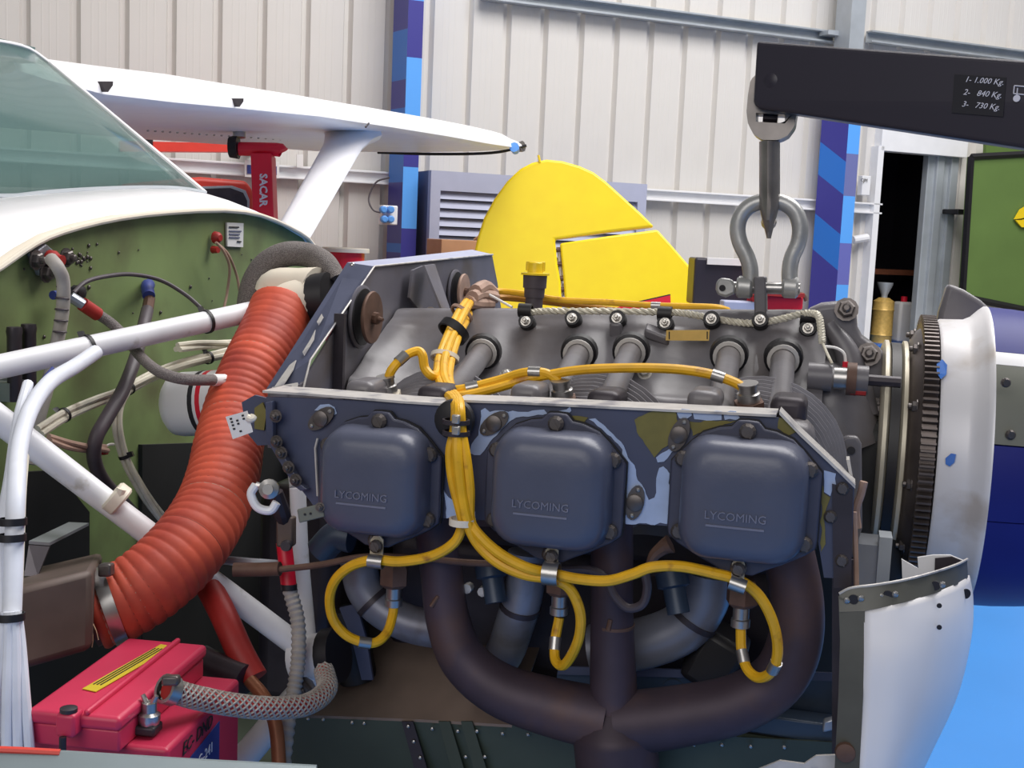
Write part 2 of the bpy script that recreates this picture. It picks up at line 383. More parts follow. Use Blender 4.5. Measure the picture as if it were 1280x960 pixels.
# small cleat between girt and column
struct(MB().box(WP(1045, 43, .12), WD, WN, Z, .2, .1, .03).build('trim_7', GALV, smooth=False))
# doorway
d0, d1 = ws(1095, 190), ws(1197, 190)
fr = struct(MB().box(wpt((d0+d1)/2, ZD+.05, .03), WD, WN, Z, d1-d0+.04, .1, .16).build('door_1', WHITE, smooth=False, bevel=.004))
MB().box(wpt(d0-.02, ZD/2, .03), WD, WN, Z, .05, .1, ZD).build('jamb', WHITE, fr, smooth=False)
mb = MB()
ds = ws(1161, 200)
for k in range(4):
    a = ds+(d1-ds)*k/4; mb.box(wpt(a+(d1-ds)/8, ZD/2, -.03+.025*(k % 2)), WD, WN, Z, (d1-ds)/4+.004, .06, ZD)
mb.build('door_leaf', GALV, fr, smooth=False, bevel=.006)
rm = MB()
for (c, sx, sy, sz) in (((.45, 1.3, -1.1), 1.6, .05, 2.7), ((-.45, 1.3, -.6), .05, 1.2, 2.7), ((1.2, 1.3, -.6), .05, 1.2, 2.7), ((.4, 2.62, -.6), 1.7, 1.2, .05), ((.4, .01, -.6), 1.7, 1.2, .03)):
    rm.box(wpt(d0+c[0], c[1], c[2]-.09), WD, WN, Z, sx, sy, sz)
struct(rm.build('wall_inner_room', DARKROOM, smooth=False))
sh = WP(1120, 340, -.7)
tag(MB().box(sh, WD, WN, Z, .7, .35, .04).build('storage_shelf', WOOD, smooth=False), 'dark brown wooden shelf inside the dark doorway', 'shelf')
# cylinder on the ground-level cabinet in the doorway
def rise(p): return V((p.x, p.y, 0))
pc = WP(1103, 400, -.35)
cb = tag(MB().box(V((pc.x, pc.y, WP(1103, 428, -.35).z/2))+WD*.08, WD, WN, Z, .5, .35, WP(1103, 428, -.35).z).build('low_cabinet', MBLUE, smooth=False, bevel=.01), 'low blue cabinet standing inside the dark doorway', 'cabinet')
z_b = WP(1103, 428, -.35).z; z_t = WP(1103, 372, -.35).z; rr = R(13, pc); H = z_t-z_b
tk = thing('brass_canister', 'tall brass coloured canister with bands inside the dark doorway', 'canister')
MB().lathe((pc.x, pc.y, z_b), Z, [(0, rr), (H*.15, rr), (H*.17, rr*1.06), (H*.2, rr), (H*.7, rr), (H*.73, rr*1.06), (H*.76, rr), (H*.92, rr), (H, rr*.5)], 20).build('body', BRASS, tk)
MB().lathe((pc.x, pc.y, z_t), Z, [(0, rr*.3), (.02, rr*.3), (.10, rr*.75), (.115, rr*.75)], 16).build('funnel', GALV, tk)
pj = WP(1128, 400, -.42)
jg = thing('plastic_jug', 'white plastic jug beside the brass canister in the doorway', 'jug')
zj = WP(1128, 377, -.42).z-z_b
MB().box((pj.x, pj.y, z_b+zj/2), WD, WN, Z, R(22, pj), .1, zj).build('body', PAPER, jg, bevel=.02, seg=3)
MB().lathe((pj.x, pj.y, z_b+zj), Z, [(0, .025), (.04, .025)], 12).build('cap', RED, jg)
# switch box, small sign, pipe clip beside the right column
sb = thing('wall_switch_box', 'white switch box with printed word on wall beside right blue column', 'switch box')
p = WP(1080, 232, .06); MB().box(p, WD, WN, Z, R(13, p), .05, R(24, p)).build('box', WHITE, sb, bevel=.004)
text('lettering', 'CJM', R(10, p), WP(1080, 226, .092), WD, Z, INK, sb, .001)
tag(MB().tube([WP(1066, 300, .05), WP(1084, 297, .05)], R(5, p), 10).build('pipe_clip', WHITE), 'white rounded clip on wall right of the camouflage column', 'clip')
tag(MB().box(WP(1198, 265, .1), WD, WN, Z, .16, .16, .035).build('wall_bracket', BLACK, bevel=.006), 'small black bracket on wall left of the green board', 'bracket')
# green framed board
gb = thing('green_board', 'large green board with black frame and yellow petal motif near doorway', 'board')
def BP(x, y, o=0): return WP(x, y, .35+o)
brd = [(1214, 196), (1330, 190), (1325, 396), (1203, 371)]
MB().plate([BP(*q) for q in brd], -WN*.04).build('panel', BOARDG, gb, smooth=False)
for a, b in zip(brd, brd[1:]+brd[:1]):
    MB().tube([BP(*a, .01), BP(*b, .01)], R(4, BP(*a)), 4).build('frame_bar', BLACK, gb, smooth=False)
MB().plate([BP(*q, .012) for q in [(1267, 274), (1274, 262), (1290, 252), (1296, 266), (1276, 273)]], WN*.01).build('petal', YCAP, gb, smooth=False)
MB().plate([BP(*q, .012) for q in [(1268, 275), (1276, 275), (1296, 270), (1294, 285), (1276, 284)]], WN*.01).build('petal', YCAP, gb, smooth=False)
for q in ((1206, 371), (1322, 394)):
    a = BP(*q); MB().tube([a, V((a.x, a.y, 0))], .02, 8).build('leg', BLACK, gb)
tag(MB().plate([WP(*q, .12) for q in [(1233, 178), (1330, 170), (1330, 300), (1228, 300)]], -WN*.03).build('green_sheet', BOARDG, smooth=False), 'plain green sheet on the wall behind the framed green board', 'sheet')
# ---------------------------------------------------------------- louvred cabinet
lc = thing('louvred_cabinet', 'grey lavender louvred metal cabinet against wall behind yellow tail', 'cabinet')
def LP(x, y, o=0): return WP(x, y, .38+o)
a, b = LP(537, 216), LP(806, 236); sa, sb_ = [(q-W0).dot(WD) for q in (a, b)]; zt_ = LP(600, 217).z; zf = LP(545, 238).z
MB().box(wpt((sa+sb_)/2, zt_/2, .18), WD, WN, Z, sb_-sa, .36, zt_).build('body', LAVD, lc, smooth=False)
MB().box(wpt((sa+sb_)/2, (zt_+zf)/2, .385), WD, WN, Z, sb_-sa, .05, zt_-zf).build('top_rail', LAV, lc, smooth=False)
for s_ in (sa+.03, sb_-.03): MB().box(wpt(s_, zf/2, .385), WD, WN, Z, .06, .05, zf).build('stile', LAV, lc, smooth=False)
st = LP(545, 240).z-LP(545, 251.4).z; k = 0
slm = None
while zf-(k+.5)*st > .15:
    zc = zf-(k+.5)*st
    if slm is None:
        A = [wpt(sa+.06, zc+st*.5, .37), wpt(sb_-.06, zc+st*.5, .37)]; B_ = [wpt(sa+.06, zc-st*.4, .40), wpt(sb_-.06, zc-st*.4, .40)]
        o = MB().strip(A, B_, -WN*.012).build('slat', LAV, lc, smooth=False); slm = o.data; base = WLOC[o].z-zc; bx = WLOC[o]
    else: inst(slm, 'slat', (bx.x, bx.y, zc+base), parent=lc)
    k += 1
# box, sockets, signs, red post, vehicle
cbx = thing('cardboard_box', 'brown cardboard box in front of the grey louvred cabinet', 'box')
p = WP(566, 305, .75); zb2 = WP(566, 325, .75).z
MB().box((p.x, p.y, zb2/2+p.z/2), WD, WN, Z, R(50, p), .25, WP(566, 294, .75).z-zb2).build('carton', CARDB, cbx, smooth=False, bevel=.004)
MB().plate([WP(592, 300, .70), WP(602, 292, .7), WP(602, 302, .6), WP(592, 306, .6)], Z*.006).build('flap', CARDB, cbx, smooth=False)
tbz = zb2
tb = thing('workbench', 'low work bench under the cardboard box by the wall', 'bench')
MB().box((p.x, p.y, zb2-.02), WD, WN, Z, .5, .4, .04).build('top', WOOD, tb, smooth=False)
for i in (-.2, .2): MB().box(V((p.x, p.y, (zb2-.04)/2))+WD*i, WD, WN, Z, .05, .3, zb2-.04).build('leg', WOOD, tb, smooth=False)
so = thing('socket_box', 'white electrical box with blue sockets on left blue column', 'socket box')
p = WP(485, 269, .36); MB().box(p, WD, WN, Z, R(20, p), .08, R(24, p)).build('box', WHITE, so, bevel=.006)
for x, y in ((478, 262), (487, 262), (479, 274), (487, 274)):
    q = WP(x, y, .405); MB().lathe(q, WN, [(0, R(4.5, q)), (.03, R(4.5, q)), (.035, R(3, q))], 12).build('socket', LBLUE, so)
tag(MB().tube([WP(487, 222, .33), WP(470, 228, .3), WP(461, 248, .3), WP(466, 262, .34), WP(476, 266, .36)], R(1.1, p), 6).build('power_cable', DHOSE), 'thin grey cable looping to the socket box', 'cable')
sg = thing('wall_sign', 'white sign with blue panel on wall behind the red lettered post', 'sign')
MB().plate([WP(*q, .12) for q in [(306, 200), (349, 202), (349, 223), (306, 221)]], -WN*.01).build('plate', PAPER, sg, smooth=False)
MB().plate([WP(*q, .125) for q in [(309, 206), (346, 208), (346, 219), (309, 217)]], -WN*.003).build('print', INKB, sg, smooth=False)
tag(MB().plate([WP(*q, .12) for q in [(371, 193), (379, 193), (379, 209), (371, 209)]], -WN*.01).build('wall_note', PAPER, smooth=False), 'small white note on wall left of the wing strut', 'note')
# red stand with lettering, under the wing
rp = thing('red_jack_stand', 'red T shaped jack stand with white vertical lettering under the wing', 'jack stand')
def SPt(x, y, d=4.1): return D(x, y, d)
mb = MB(); c0 = SPt(329, 194); c1 = SPt(332, 275); 
mb.box((c0+c1)/2, RGT, FWD, (c0-c1), R(26, c0), .08, (c0-c1).length); mb.build('post', REDP, rp, smooth=False, bevel=.004)
MB().tube([SPt(299, 186), SPt(346, 187), SPt(352, 189)], R(8.5, c0), 14, 2).build('cross_head', REDP, rp)
MB().lathe(SPt(287, 184), RGT, [(0, R(13, c0)), (R(11, c0), R(15, c0))], 12).build('end_cap', BLACK, rp)
MB().tube([SPt(299, 172), SPt(299, 152)], R(8, c0), 14).build('ram', STEEL, rp)
text('lettering', 'SACAR', R(41, c0), SPt(329.5, 238, 4.045), DWN, RGT, INKW, rp, .002, bold=.03)
c2 = SPt(332, 275); MB().box(V((c2.x, c2.y, c2.z/2)), RH, FH, Z, .06, .06, c2.z).build('lower_post', RED, rp, smooth=False)
MB().box(V((c2.x, c2.y, .04)), RH, FH, Z, .4, .4, .08).build('base', RED, rp, smooth=False, bevel=.01)
# red vehicle behind
rv = thing('red_vehicle_cab', 'orange red vehicle cab with dark rear window behind the firewall', 'vehicle')
def VP_(x, y, o=0): return WP(x, y, 1.0+o)
vo = [(150, 230), (250, 221), (308, 226), (318, 240), (322, 300), (150, 300)]
mb = MB().plate([VP_(*q) for q in vo], -WN*.6); mb.build('cab', REDV, rv, bevel=.02, seg=3)
MB().plate([VP_(*q, .008) for q in [(150, 236), (290, 232), (307, 238), (312, 250), (312, 268), (150, 270)]], -WN*.004).build('window_seal', GALV, rv, smooth=False, bevel=.001)
MB().plate([VP_(*q, .014) for q in [(150, 239), (288, 235), (304, 241), (309, 251), (309, 265), (150, 267)]], -WN*.004).build('window', DARKM, rv, smooth=False)
pv = VP_(250, 300); MB().box(V((pv.x, pv.y, pv.z/2+.2))-WN*.3, WD, WN, Z, .7, .55, pv.z-.4).build('lower_body', REDV, rv, smooth=False)
for i in (-.28, .28):
    MB().lathe(V((pv.x, pv.y, .22))+WD*i-WN*.02, WN, [(-.12, .2), (-.12, .22), (0, .22), (0, .1)], 20).build('wheel', BLACK, rv)
bm_ = thing('red_beam', 'long red steel beam hung on wall under the wing', 'beam')
MB().strip([WP(150, 176, .5), WP(330, 180, .5)], [WP(150, 189, .5), WP(330, 190, .5)], -WN*.1).build('beam', REDV, bm_, smooth=False)
for x in (180, 320):
    MB().box(WP(x, 184, .25), WD, WN, Z, .04, .5, .06).build('bracket', BLACK, bm_, smooth=False)
# drum with round lid
dr = thing('red_drum', 'red drum with pale round lid seen behind the arched grey hose', 'drum')
p = D(432, 309, 4.8); pr = R(30, p)
MB().lathe((p.x, p.y, p.z-.02), Z, [(0, pr), (.014, pr), (.018, pr*.97)], 24).build('lid', BEIGE, dr)
q = D(446, 316, 4.8); MB().lathe((p.x, p.y, 0), Z, [(0, pr*.8), (p.z-.02, pr*.8)], 24).build('body', RED, dr)
wb = thing('white_carton', 'white carton on a stool seen through the arched hose', 'carton'); p = D(382, 345, 3.4)
MB().box(p, RH, FH, Z, R(24, p), .06, R(34, p)).build('carton', PAPER, wb, smooth=False)
p2 = D(356, 345, 3.4); MB().box(p2, RH, FH, Z, R(14, p), .06, R(36, p)).build('side_box', LAVD, wb, smooth=False)
zl = p.z-R(17, p); MB().box((p.x, p.y, zl-.015), RH, FH, Z, .2, .2, .03).build('stool_top', WOOD, wb, smooth=False)
MB().box((p.x, p.y, (zl-.03)/2), RH, FH, Z, .1, .1, zl-.03).build('stool_leg', WOOD, wb, smooth=False)
# clutter behind the shackle
def shelf_at(x, y, d, wpx, label, m, name):
    p = D(x, y, d); t = thing(name, label, 'trolley')
    MB().box((p.x, p.y, p.z-.02), RH, FH, Z, R(wpx, p), .3, .03).build('top', m, t, smooth=False)
    for i in (-.4, .4): MB().box(V((p.x, p.y, (p.z-.035)/2))+RH*R(wpx*i, p), RH, FH, Z, .04, .04, p.z-.035).build('leg', m, t, smooth=False)
    return p
pt = shelf_at(935, 390, 5.0, 150, 'grey steel trolley holding toolboxes behind the lifting shackle', GALV, 'tool_trolley')
db = thing('dark_case', 'dark case with pale papers on top behind yellow rudder', 'case')
p = D(898, 352, 5.2); zq = pt.z-.005
MB().box(D(900, 352, 5.2), RH, FH, Z, R(74, p), .2, R(58, p)).build('case', BLKP, db, smooth=False, bevel=.01)
MB().box(D(905, 327, 5.15), RH, FH, Z, R(48, p), .15, R(8, p)).build('papers', PAPER, db, smooth=False)
rt = thing('red_toolbox', 'red toolbox under the shackle on steel trolley', 'toolbox'); p = D(968, 378, 4.95)
MB().box(p, RH, FH, Z, R(62, p), .14, R(20, p)).build('body', RED, rt, smooth=False, bevel=.008)
MB().box(D(968, 367, 4.9), RH, FH, Z, R(64, p), .15, R(5, p)).build('lid', DARKRED, rt, smooth=False)
MB().tube([D(985, 366, 4.88), D(1003, 368, 4.86), D(1008, 376, 4.86)], R(2.5, p), 8).build('handle', RUST, rt)
tag(MB().box(D(922, 382, 4.9), RH, FH, Z, R(40, p), .1, R(12, p)).build('pale_tray', LAV, smooth=False, bevel=.006), 'pale blue tray left of the red toolbox on trolley', 'tray')
# ---------------------------------------------------------------- yellow tail of another aircraft
yt = thing('yellow_aircraft_tail', 'bright yellow tail fin and rudder of another aircraft behind engine', 'aircraft')
TD = 5.9; TN = -FWD
def TP(l, d=TD): return [D(x, y, d) for x, y in l]
fin = [(592, 318), (597, 296), (605, 272), (618, 248), (634, 226), (650, 211), (665, 203), (683, 199), (703, 201), (724, 207), (742, 215), (758, 227), (780, 247), (802, 267), (818, 283), (760, 290), (694, 299), (697, 330), (701, 352), (702, 372), (704, 420), (560, 420), (575, 360)]
MB().plate(TP(fin), FWD*.07).build('fin', YTAIL, yt, bevel=.012, seg=3)
rud = [(700, 304), (760, 295), (822, 287), (840, 307), (866, 337), (890, 366), (912, 394), (930, 420), (710, 420), (706, 372), (704, 345)]
MB().plate(TP(rud), FWD*.05).build('rudder', YTAIL, yt, bevel=.010, seg=3)
MB().plate(TP([(775, 383), (838, 369), (839, 395), (740, 395)], TD-.008), FWD*.004).build('red_stripe', RED, yt, smooth=False)
MB().plate(TP([(780, 380.5), (838, 367.5), (838, 369), (778, 382.5)], TD-.008), FWD*.004).build('stripe_edge', INK, yt, smooth=False)
p = D(700, 330, TD)
MB().tube([D(699, 312, TD+.03), D(702, 372, TD+.03)], R(2.5, p), 6).build('hinge_post', WORN, yt)
for yy in (312, 330, 348, 362): MB().lathe(D(700.5, yy, TD+.02), RGT, [(-.02, .012), (.02, .012)], 8).build('hinge', RUST, yt)
MB().tube([D(675, 203, TD), D(673, 194, TD)], R(1.5, p), 6).build('aerial', YCAP, yt)
ca, cb_ = D(560, 520, TD+.04), D(900, 470, TD+.04)
MB().tube([D(520, 530, TD+.04), D(700, 500, TD+.04), D(900, 455, TD+.04)], [.34, .28, .12], 16).build('tail_cone', YTAIL, yt)
c3 = D(700, 540, TD+.04); MB().tube([V((c3.x, c3.y, c3.z)), V((c3.x, c3.y, .12))], .04, 10).build('tail_leg', STEEL, yt)
MB().lathe(V((c3.x, c3.y, .12))-FWD*.04, FWD, [(0, .08), (0, .12), (.08, .12), (.08, .08)], 18).build('tail_wheel', BLACK, yt)
# ================================================================ AIRCRAFT (firewall, cowl deck, windshield, wing)
ap = thing('aircraft', 'white high wing light aircraft with green firewall and tinted windshield', 'aircraft')
rimpx = [(-150, 640), (-150, 520), (-120, 432), (-80, 384), (-40, 357), (0, 335), (30, 314), (60, 297), (100, 284), (150, 273), (210, 266), (280, 263), (325, 269), (360, 283), (385, 298), (397, 315), (404, 380), (412, 500), (420, 700), (428, 960), (428, 1010), (-150, 1010)]
rim = [FX(x, y, XF) for x, y in rimpx]
MB().plate(rim, V((-.012, 0, 0))).build('firewall', GREEN, ap, smooth=False)
# rim flange, cream worn edge
A = [FX(x, y, XF+.012) for x, y in rimpx[2:16]]; cen = V((XF, .05, 1.0))
B_ = [q+(q-cen).normalized()*.004+V((-.008, 0, 0)) for q in A]
MB().strip(A, B_, V((-.004, 0, 0))).build('firewall_rim', BEIGE, ap)
MB().tube(A, .0035, 8, 2).build('rim_bead', BEIGE, ap)
# cowl deck
basepx = [(-330, 330), (-300, 318), (-240, 290), (-160, 268), (-80, 254), (0, 246), (60, 241), (120, 237), (180, 235), (225, 236), (255, 241), (285, 252), (320, 267), (350, 288)]
XB = [-.74, -.78, -.84, -.87, -.89, -.90, -.90, -.90, -.89, -.875, -.86, -.83, -.76, -.72]
deckB = [FX(x, y, xb) for (x, y), xb in zip(basepx, XB)]
deckA = [q+(q-cen).normalized()*.004+V((-.008, 0, 0)) for q in [FX(x, y, XF+.012) for x, y in rimpx[2:16]]]
mid = [a.lerp(b, .5)+V((0, 0, .003)) for a, b in zip(deckA, deckB)]
mb = MB(); n = len(deckA); v = deckA+mid+deckB; f = []
for r_ in range(2):
    for i in range(n-1): f.append((r_*n+i, r_*n+i+1, (r_+1)*n+i+1, (r_+1)*n+i))
mb.add(v, f); o = mb.build('cowl_deck', WINGW, ap)
sm = o.modifiers.new('skin', 'SOLIDIFY'); sm.thickness = .004; sm.offset = -1
# windshield: base on the deck, top at the wing root
gb_px = [(-60, 251, -.885), (0, 246.5, -.895), (60, 241.5, -.895), (120, 237.5, -.895), (180, 235.5, -.885), (225, 236.5, -.87), (256, 241.5, -.855)]
gt_px = [(-60, 46, -1.25), (-30, 48, -1.25), (0, 52, -1.245), (20, 55, -1.24), (36, 61, -1.235), (50, 69, -1.225), (62, 79, -1.215)]
gbs = [FX(*q) for q in gb_px[1:]]; tq_ = [FX(*q) for q in gt_px]
gts = [V((-1.25, .0, tq_[0].z+.006)), V((-1.25, .2, tq_[0].z+.004)), tq_[0], tq_[2], tq_[4], tq_[6]]
gbs = [V((q.x, -q.y, q.z)) for q in reversed(gbs[1:])]+gbs; gts = [V((q.x, -q.y, q.z)) for q in reversed(gts[1:])]+gts
NG = len(gbs)
rows = []
for k in range(7):
    t = k/6; rows.append([a.lerp(b, t)+V((.5, 0, .3)).normalized()*(.05*math.sin(math.pi*t)*(1-abs(i-(NG-1)/2)/((NG-1)/2))) for i, (a, b) in enumerate(zip(gbs, gts))])
mb = MB(); n = NG
mb.add([q for r_ in rows for q in r_], [(r_*n+i, r_*n+i+1, (r_+1)*n+i+1, (r_+1)*n+i) for r_ in range(6) for i in range(n-1)])
o = mb.build('windshield', GLASS, ap); sm = o.modifiers.new('skin', 'SOLIDIFY'); sm.thickness = .004
for e_ in (-1, 0): MB().tube([r_[e_] for r_ in rows], .0055, 8, 3).build('windshield_post', WINGW, ap)
MB().tube(rows[-1], .004, 8, 3).build('windshield_trim', WINGW, ap)
MB().tube(rows[0], .005, 8, 3).build('windshield_seal', GALV, ap)
# cabin behind the glass: sides, roof, seats
CABIN = mat('cabin_grey_green', (112, 132, 126), .7, var=.15, scale=3)
CABD = mat('cabin_dark_trim', (66, 82, 84), .7, var=.2, scale=4)
pr0 = rows[0][-1]; pr1 = rows[-1][-1]
ybk = pr0.y
mb = MB().box((-2.6, ybk-.55, 1.2), (1, 0, 0), (0, 1, 0), Z, .03, 1.3, 1.3)
mb.box((-1.75, ybk-.55, .75), (1, 0, 0), (0, 1, 0), Z, 1.7, 1.3, .03)
mb.box((-1.95, ybk-.55, pr1.z+.02), (1, 0, 0), (0, 1, 0), Z, 1.35, 1.3, .03)
mb.build('cabin_shell', CABIN, ap, smooth=False)
MB().box((-1.75, ybk+.02, 1.12), (1, 0, 0), (0, 1, 0), Z, 1.7, .03, .55).build('cabin_door_panel', CABD, ap, smooth=False)
MB().box((-1.75, -ybk, 1.12), (1, 0, 0), (0, 1, 0), Z, 1.7, .03, .62).build('cabin_door_panel', WINGW, ap, smooth=False)
MB().box((-1.02, ybk-.6, 1.22), (1, 0, .2), (0, 1, 0), Z, .25, 1.1, .14).build('instrument_hood', CABD, ap, bevel=.03, seg=3)
for yy in (ybk-.32, ybk-.92):
    MB().box((-1.85, yy, 1.25), (1, 0, .2), (0, 1, 0), (-.2, 0, 1), .12, .42, .62).build('seat_back', CABD, ap, bevel=.05, seg=3)
    MB().box((-1.9, yy, 1.64), (1, 0, .2), (0, 1, 0), (-.2, 0, 1), .09, .26, .16).build('head_rest', CABD, ap, bevel=.03, seg=3)
# fuselage side and belly behind the firewall (mostly hidden)
mb = MB()
secs = []
for xx, k in ((XF-.03, 1.0), (-.9, 1.03), (-2.6, 1.03)):
    secs.append([V((xx, cen.y+(q.y-cen.y)*k, min(cen.z+(q.z-cen.z)*k, 1.26))) for q in rim])
mb.loft(secs, True, False).build('fuselage_skin', WINGW, ap)
# wing
XL = -1.30
LE = [(20, 56, 92), (60, 65, 106), (130, 80, 124), (220, 93, 134), (300, 103, 141), (400, 119, 150), (490, 135, 163), (560, 148, 174), (610, 158, 183), (640, 165, 187), (653, 174, 184)]
secs = []
for i, (x, yt_, yb_) in enumerate(LE):
    t_, b_ = FX(x, yt_, XL), FX(x, yb_, XL); th = t_.z-b_.z; c = FX(x, (yt_+yb_)/2, XL); ch = 1.45 if x < 600 else (1.3 if x < 630 else (1.1 if x < 645 else .8))
    prof = [(0, -.36), (-.006, -.1), (-.022, .18), (-.05, .4), (-.1, .58), (-.22, .85), (-.5, 1.1), (-1, .9), (-ch, -.10)]
    low = [(-ch, -.25), (-1, -.5), (-.5, -.62), (-.2, -.6), (-.05, -.53), (-.012, -.47)]
    s_ = []
    for u, h in prof+low:
        u = max(u, -ch); s_.append(V((c.x+u, c.y, c.z+h*th+u*.03)))
    secs.append(s_)
wg = MB().loft(secs).build('wing', WINGW, ap, ang=60)
for x, y, s_ in ((134.5, 108, 1), (299, 128, .8)):
    q = FX(x, y, XL+.012); r_ = R(7*s_, q)
    MB().plate([q+RGT*a*r_-DWN*b*r_ for a, b in ((-1, .9), (1, .9), (.95, .2), (.1, -1), (-.2, -1), (-.95, .2))], V((-.02, 0, 0))).build('air_vent', DARKM, ap, smooth=False)
q = FX(459, 157, XL+.01); MB().tube([FX(457, 159, XL+.01), FX(461, 154, XL+.01)], R(1.2, q), 6).build('pitot_stub', DARKM, ap)
tipn = len(LE)
MB().tube([secs[-1][0]+V((0, .01, 0)), secs[-1][0]+V((-.06, .03, -.01))], [R(7, secs[-1][0]), R(5, secs[-1][0])], 10).build('tip_light', MATS['hook_dark_steel'], ap)
MB().tube([secs[-2][0]+V((.012, .0, 0)), secs[-2][0]+V((.0, .07, -.01))], [R(6, secs[-1][0]), R(5, secs[-1][0])], 10).build('tip_light_lens', LBLUE, ap)
q = secs[-1][0]; MB().tube([D(658, 182, dep(q)-.0), D(615, 191, dep(q)), D(540, 192.5, dep(q)+.05), D(472, 190.5, dep(q)+.1)], R(1.8, q), 6).build('tip_edge_strip', BLACK, ap)
# strut with fairing
p0, p1 = D(436, 170, 4.15), D(362, 300, 3.35)
dd = (p1-p0); sd = dd.cross(FWD).normalized(); secs2 = []
for t, wd in ((-.06, 1.6), (0, 1.25), (.12, 1.0), (.4, .98), (1.0, .95), ((.5-p0.y)/dd.y, .95)):
    c = p0+dd*t; w_ = R(24, c)*wd; secs2.append([c+sd*math.cos(a)*w_+dd.normalized().cross(sd)*math.sin(a)*w_*.45 for a in [2*math.pi*k/16 for k in range(16)]])
MB().loft(secs2).build('wing_strut', WINGW, ap)
# rivet line under the wing
for k in range(26):
    x = 185+k*9.2; y = 163+k*.62
    q = FX(x, y, XL-.62); inst(BM_RIVET, 'rivet', q, toward((.3, -.2, -1)), ap, scale=2.2)
# details on firewall
mb = MB().plate(FF([(40, 318), (58, 304), (86, 330), (80, 343), (52, 345)], .008), V((-.008, 0, 0))).build('fitting_plate', ALU, ap, smooth=False, bevel=.002)
for x, y in ((44, 325), (82, 322), (57, 341)): inst(BM_BOLT, 'bolt', FX(x, y, XF+.01), toward((1, 0, 0)), ap)
q = FX(62, 323, XF+.01); MB().lathe(q, (1, -.1, -.1), [(0, R(11, q)), (.006, R(11, q)), (.012, R(7, q)), (.018, R(7, q))], 14).build('red_bung', DARKRED, ap)
q = FX(269, 297, XF+.006); MB().lathe(q, (1, -.2, 0), [(0, R(8, q)), (.006, R(7, q)), (.010, R(4, q))], 12).build('red_sealant', DARKRED, ap)
q = FX(266, 312, XF+.006); MB().lathe(q, (1, -.2, 0), [(0, R(5, q)), (.01, R(4, q))], 10).build('red_sealant', DARKRED, ap)
for k in range(60):
    x, y = random.choice([(random.gauss(104, 10), random.gauss(322, 10)), (random.uniform(20, 380), random.uniform(300, 470)), (random.gauss(95, 6), random.gauss(290, 5))])
    if y < 300 and x > 200 or y < 330-x*.3: continue
    inst(BM_SPECK, 'rivet', FX(x, y, XF+.0005), toward((1, 0, 0)), ap, scale=random.uniform(.5, 1.3))
st_ = thing('placard', 'small white printed placard stuck on the green firewall', 'placard')
MB().plate(FF([(284, 278), (304.5, 279), (304, 309), (284.5, 308)], .004), V((-.003, 0, 0))).build('card', PAPER, st_, smooth=False)
for k, (y, a, b) in enumerate(((284, 287, 299), (289, 287, 302), (293, 287, 300), (297, 287, 300), (302, 297, 302))):
    MB().plate(FF([(a, y-1), (b, y-.6), (b, y+.9), (a, y+.5)], .0055), V((-.001, 0, 0))).build('print_line', INK if k in (0, 4) else LAVD, st_, smooth=False)
# dark relays on the firewall
for x, y in ((18, 432), (36, 428)):
    t = thing('firewall_relay', ('left' if x < 20 else 'right')+' of two dark cylindrical relays on firewall behind white tube', 'relay', 'firewall relays')
    q = FX(x, y, XF+.03); MB().lathe(q-Z*.06, Z, [(0, R(9, q)), (.07, R(9, q)), (.075, R(10, q)), (.08, R(9, q))], 14).build('can', DARKM, t)
    MB().box(q-Z*.05+V((-.02, 0, 0)), (1, 0, 0), (0, 1, 0), Z, .04, R(20, q), .02).build('bracket', ALU, t, smooth=False)
MB().plate(FF([(178, 556), (420, 548), (420, 960), (178, 960)], .006), V((-.006, 0, 0))).build('recess_shade_panel', SHADEBLK, ap, smooth=False)
MB().plate(FF([(-140, 705), (178, 705), (178, 1000), (-140, 1000)], .005), V((-.006, 0, 0))).build('recess_shade_panel', SHADEBLK, ap, smooth=False)  # no recess here, near-black sheet stands in for shade low on the firewall
MB().plate(FF([(30, 590), (70, 588), (112, 640), (112, 760), (30, 760)], .006), V((-.006, 0, 0))).build('recess_shade_panel', SHADEBLK, ap, smooth=False)
# bracket and lower firewall box
lb = thing('firewall_bracket', 'bent grey sheet metal bracket on lower firewall by the air box', 'bracket')
MB().plate(DD([(36, 680, 1.16), (86, 656, 1.28), (111, 657, 1.3), (62, 682, 1.17)]), Z*.003).build('top_flange', ALU, lb, smooth=False)
MB().plate(DD([(36, 681, 1.16), (62, 683, 1.17), (47, 720, 1.15), (30, 720, 1.14)]), FWD*.003).build('web', DARKM, lb, smooth=False)
# ================================================================ ENGINE MOUNT (white tubes)
em = thing('engine_mount', 'white welded tube engine mount between green firewall and engine', 'engine mount')
def mt_tube(pts, r, name='mount_tube', m=WTUBE): return MB().tube(pts, r, 16, 4).build(name, m, em)
TA = [D(-40, 467, 1.19), D(345, 383, 1.49)]; _d = TA[1]-TA[0]; TA[0] = TA[0]-_d*((TA[0].x-XF)/_d.x); mt_tube(TA, .0128)
TB = [D(-40, 494, 1.17), D(150, 640, 1.22), D(392, 822, 1.27)]; _d = TB[1]-TB[0]; TB[0] = TB[0]-_d*((TB[0].x-XF)/_d.x)
MB().tube(TB, [.0138, .0138, .0125, .0125, .0125], 16, 4).build('mount_tube', WTUBE, em)
q = D(147, 624, 1.21); dB = (TB[2]-TB[0]).normalized(); MB().lathe(q-dB*.008, dB, [(0, .0145), (.002, .0165), (.012, .0165), (.014, .0145)], 16).build('collar', BEIGE, em)
MB().tube([D(152, 611, 1.2), D(147, 624, 1.2)], .005, 8).build('collar_lug', BEIGE, em)
mt_tube([D(372, 610, 1.3), D(376, 700, 1.3), D(388, 830, 1.29)], .009)
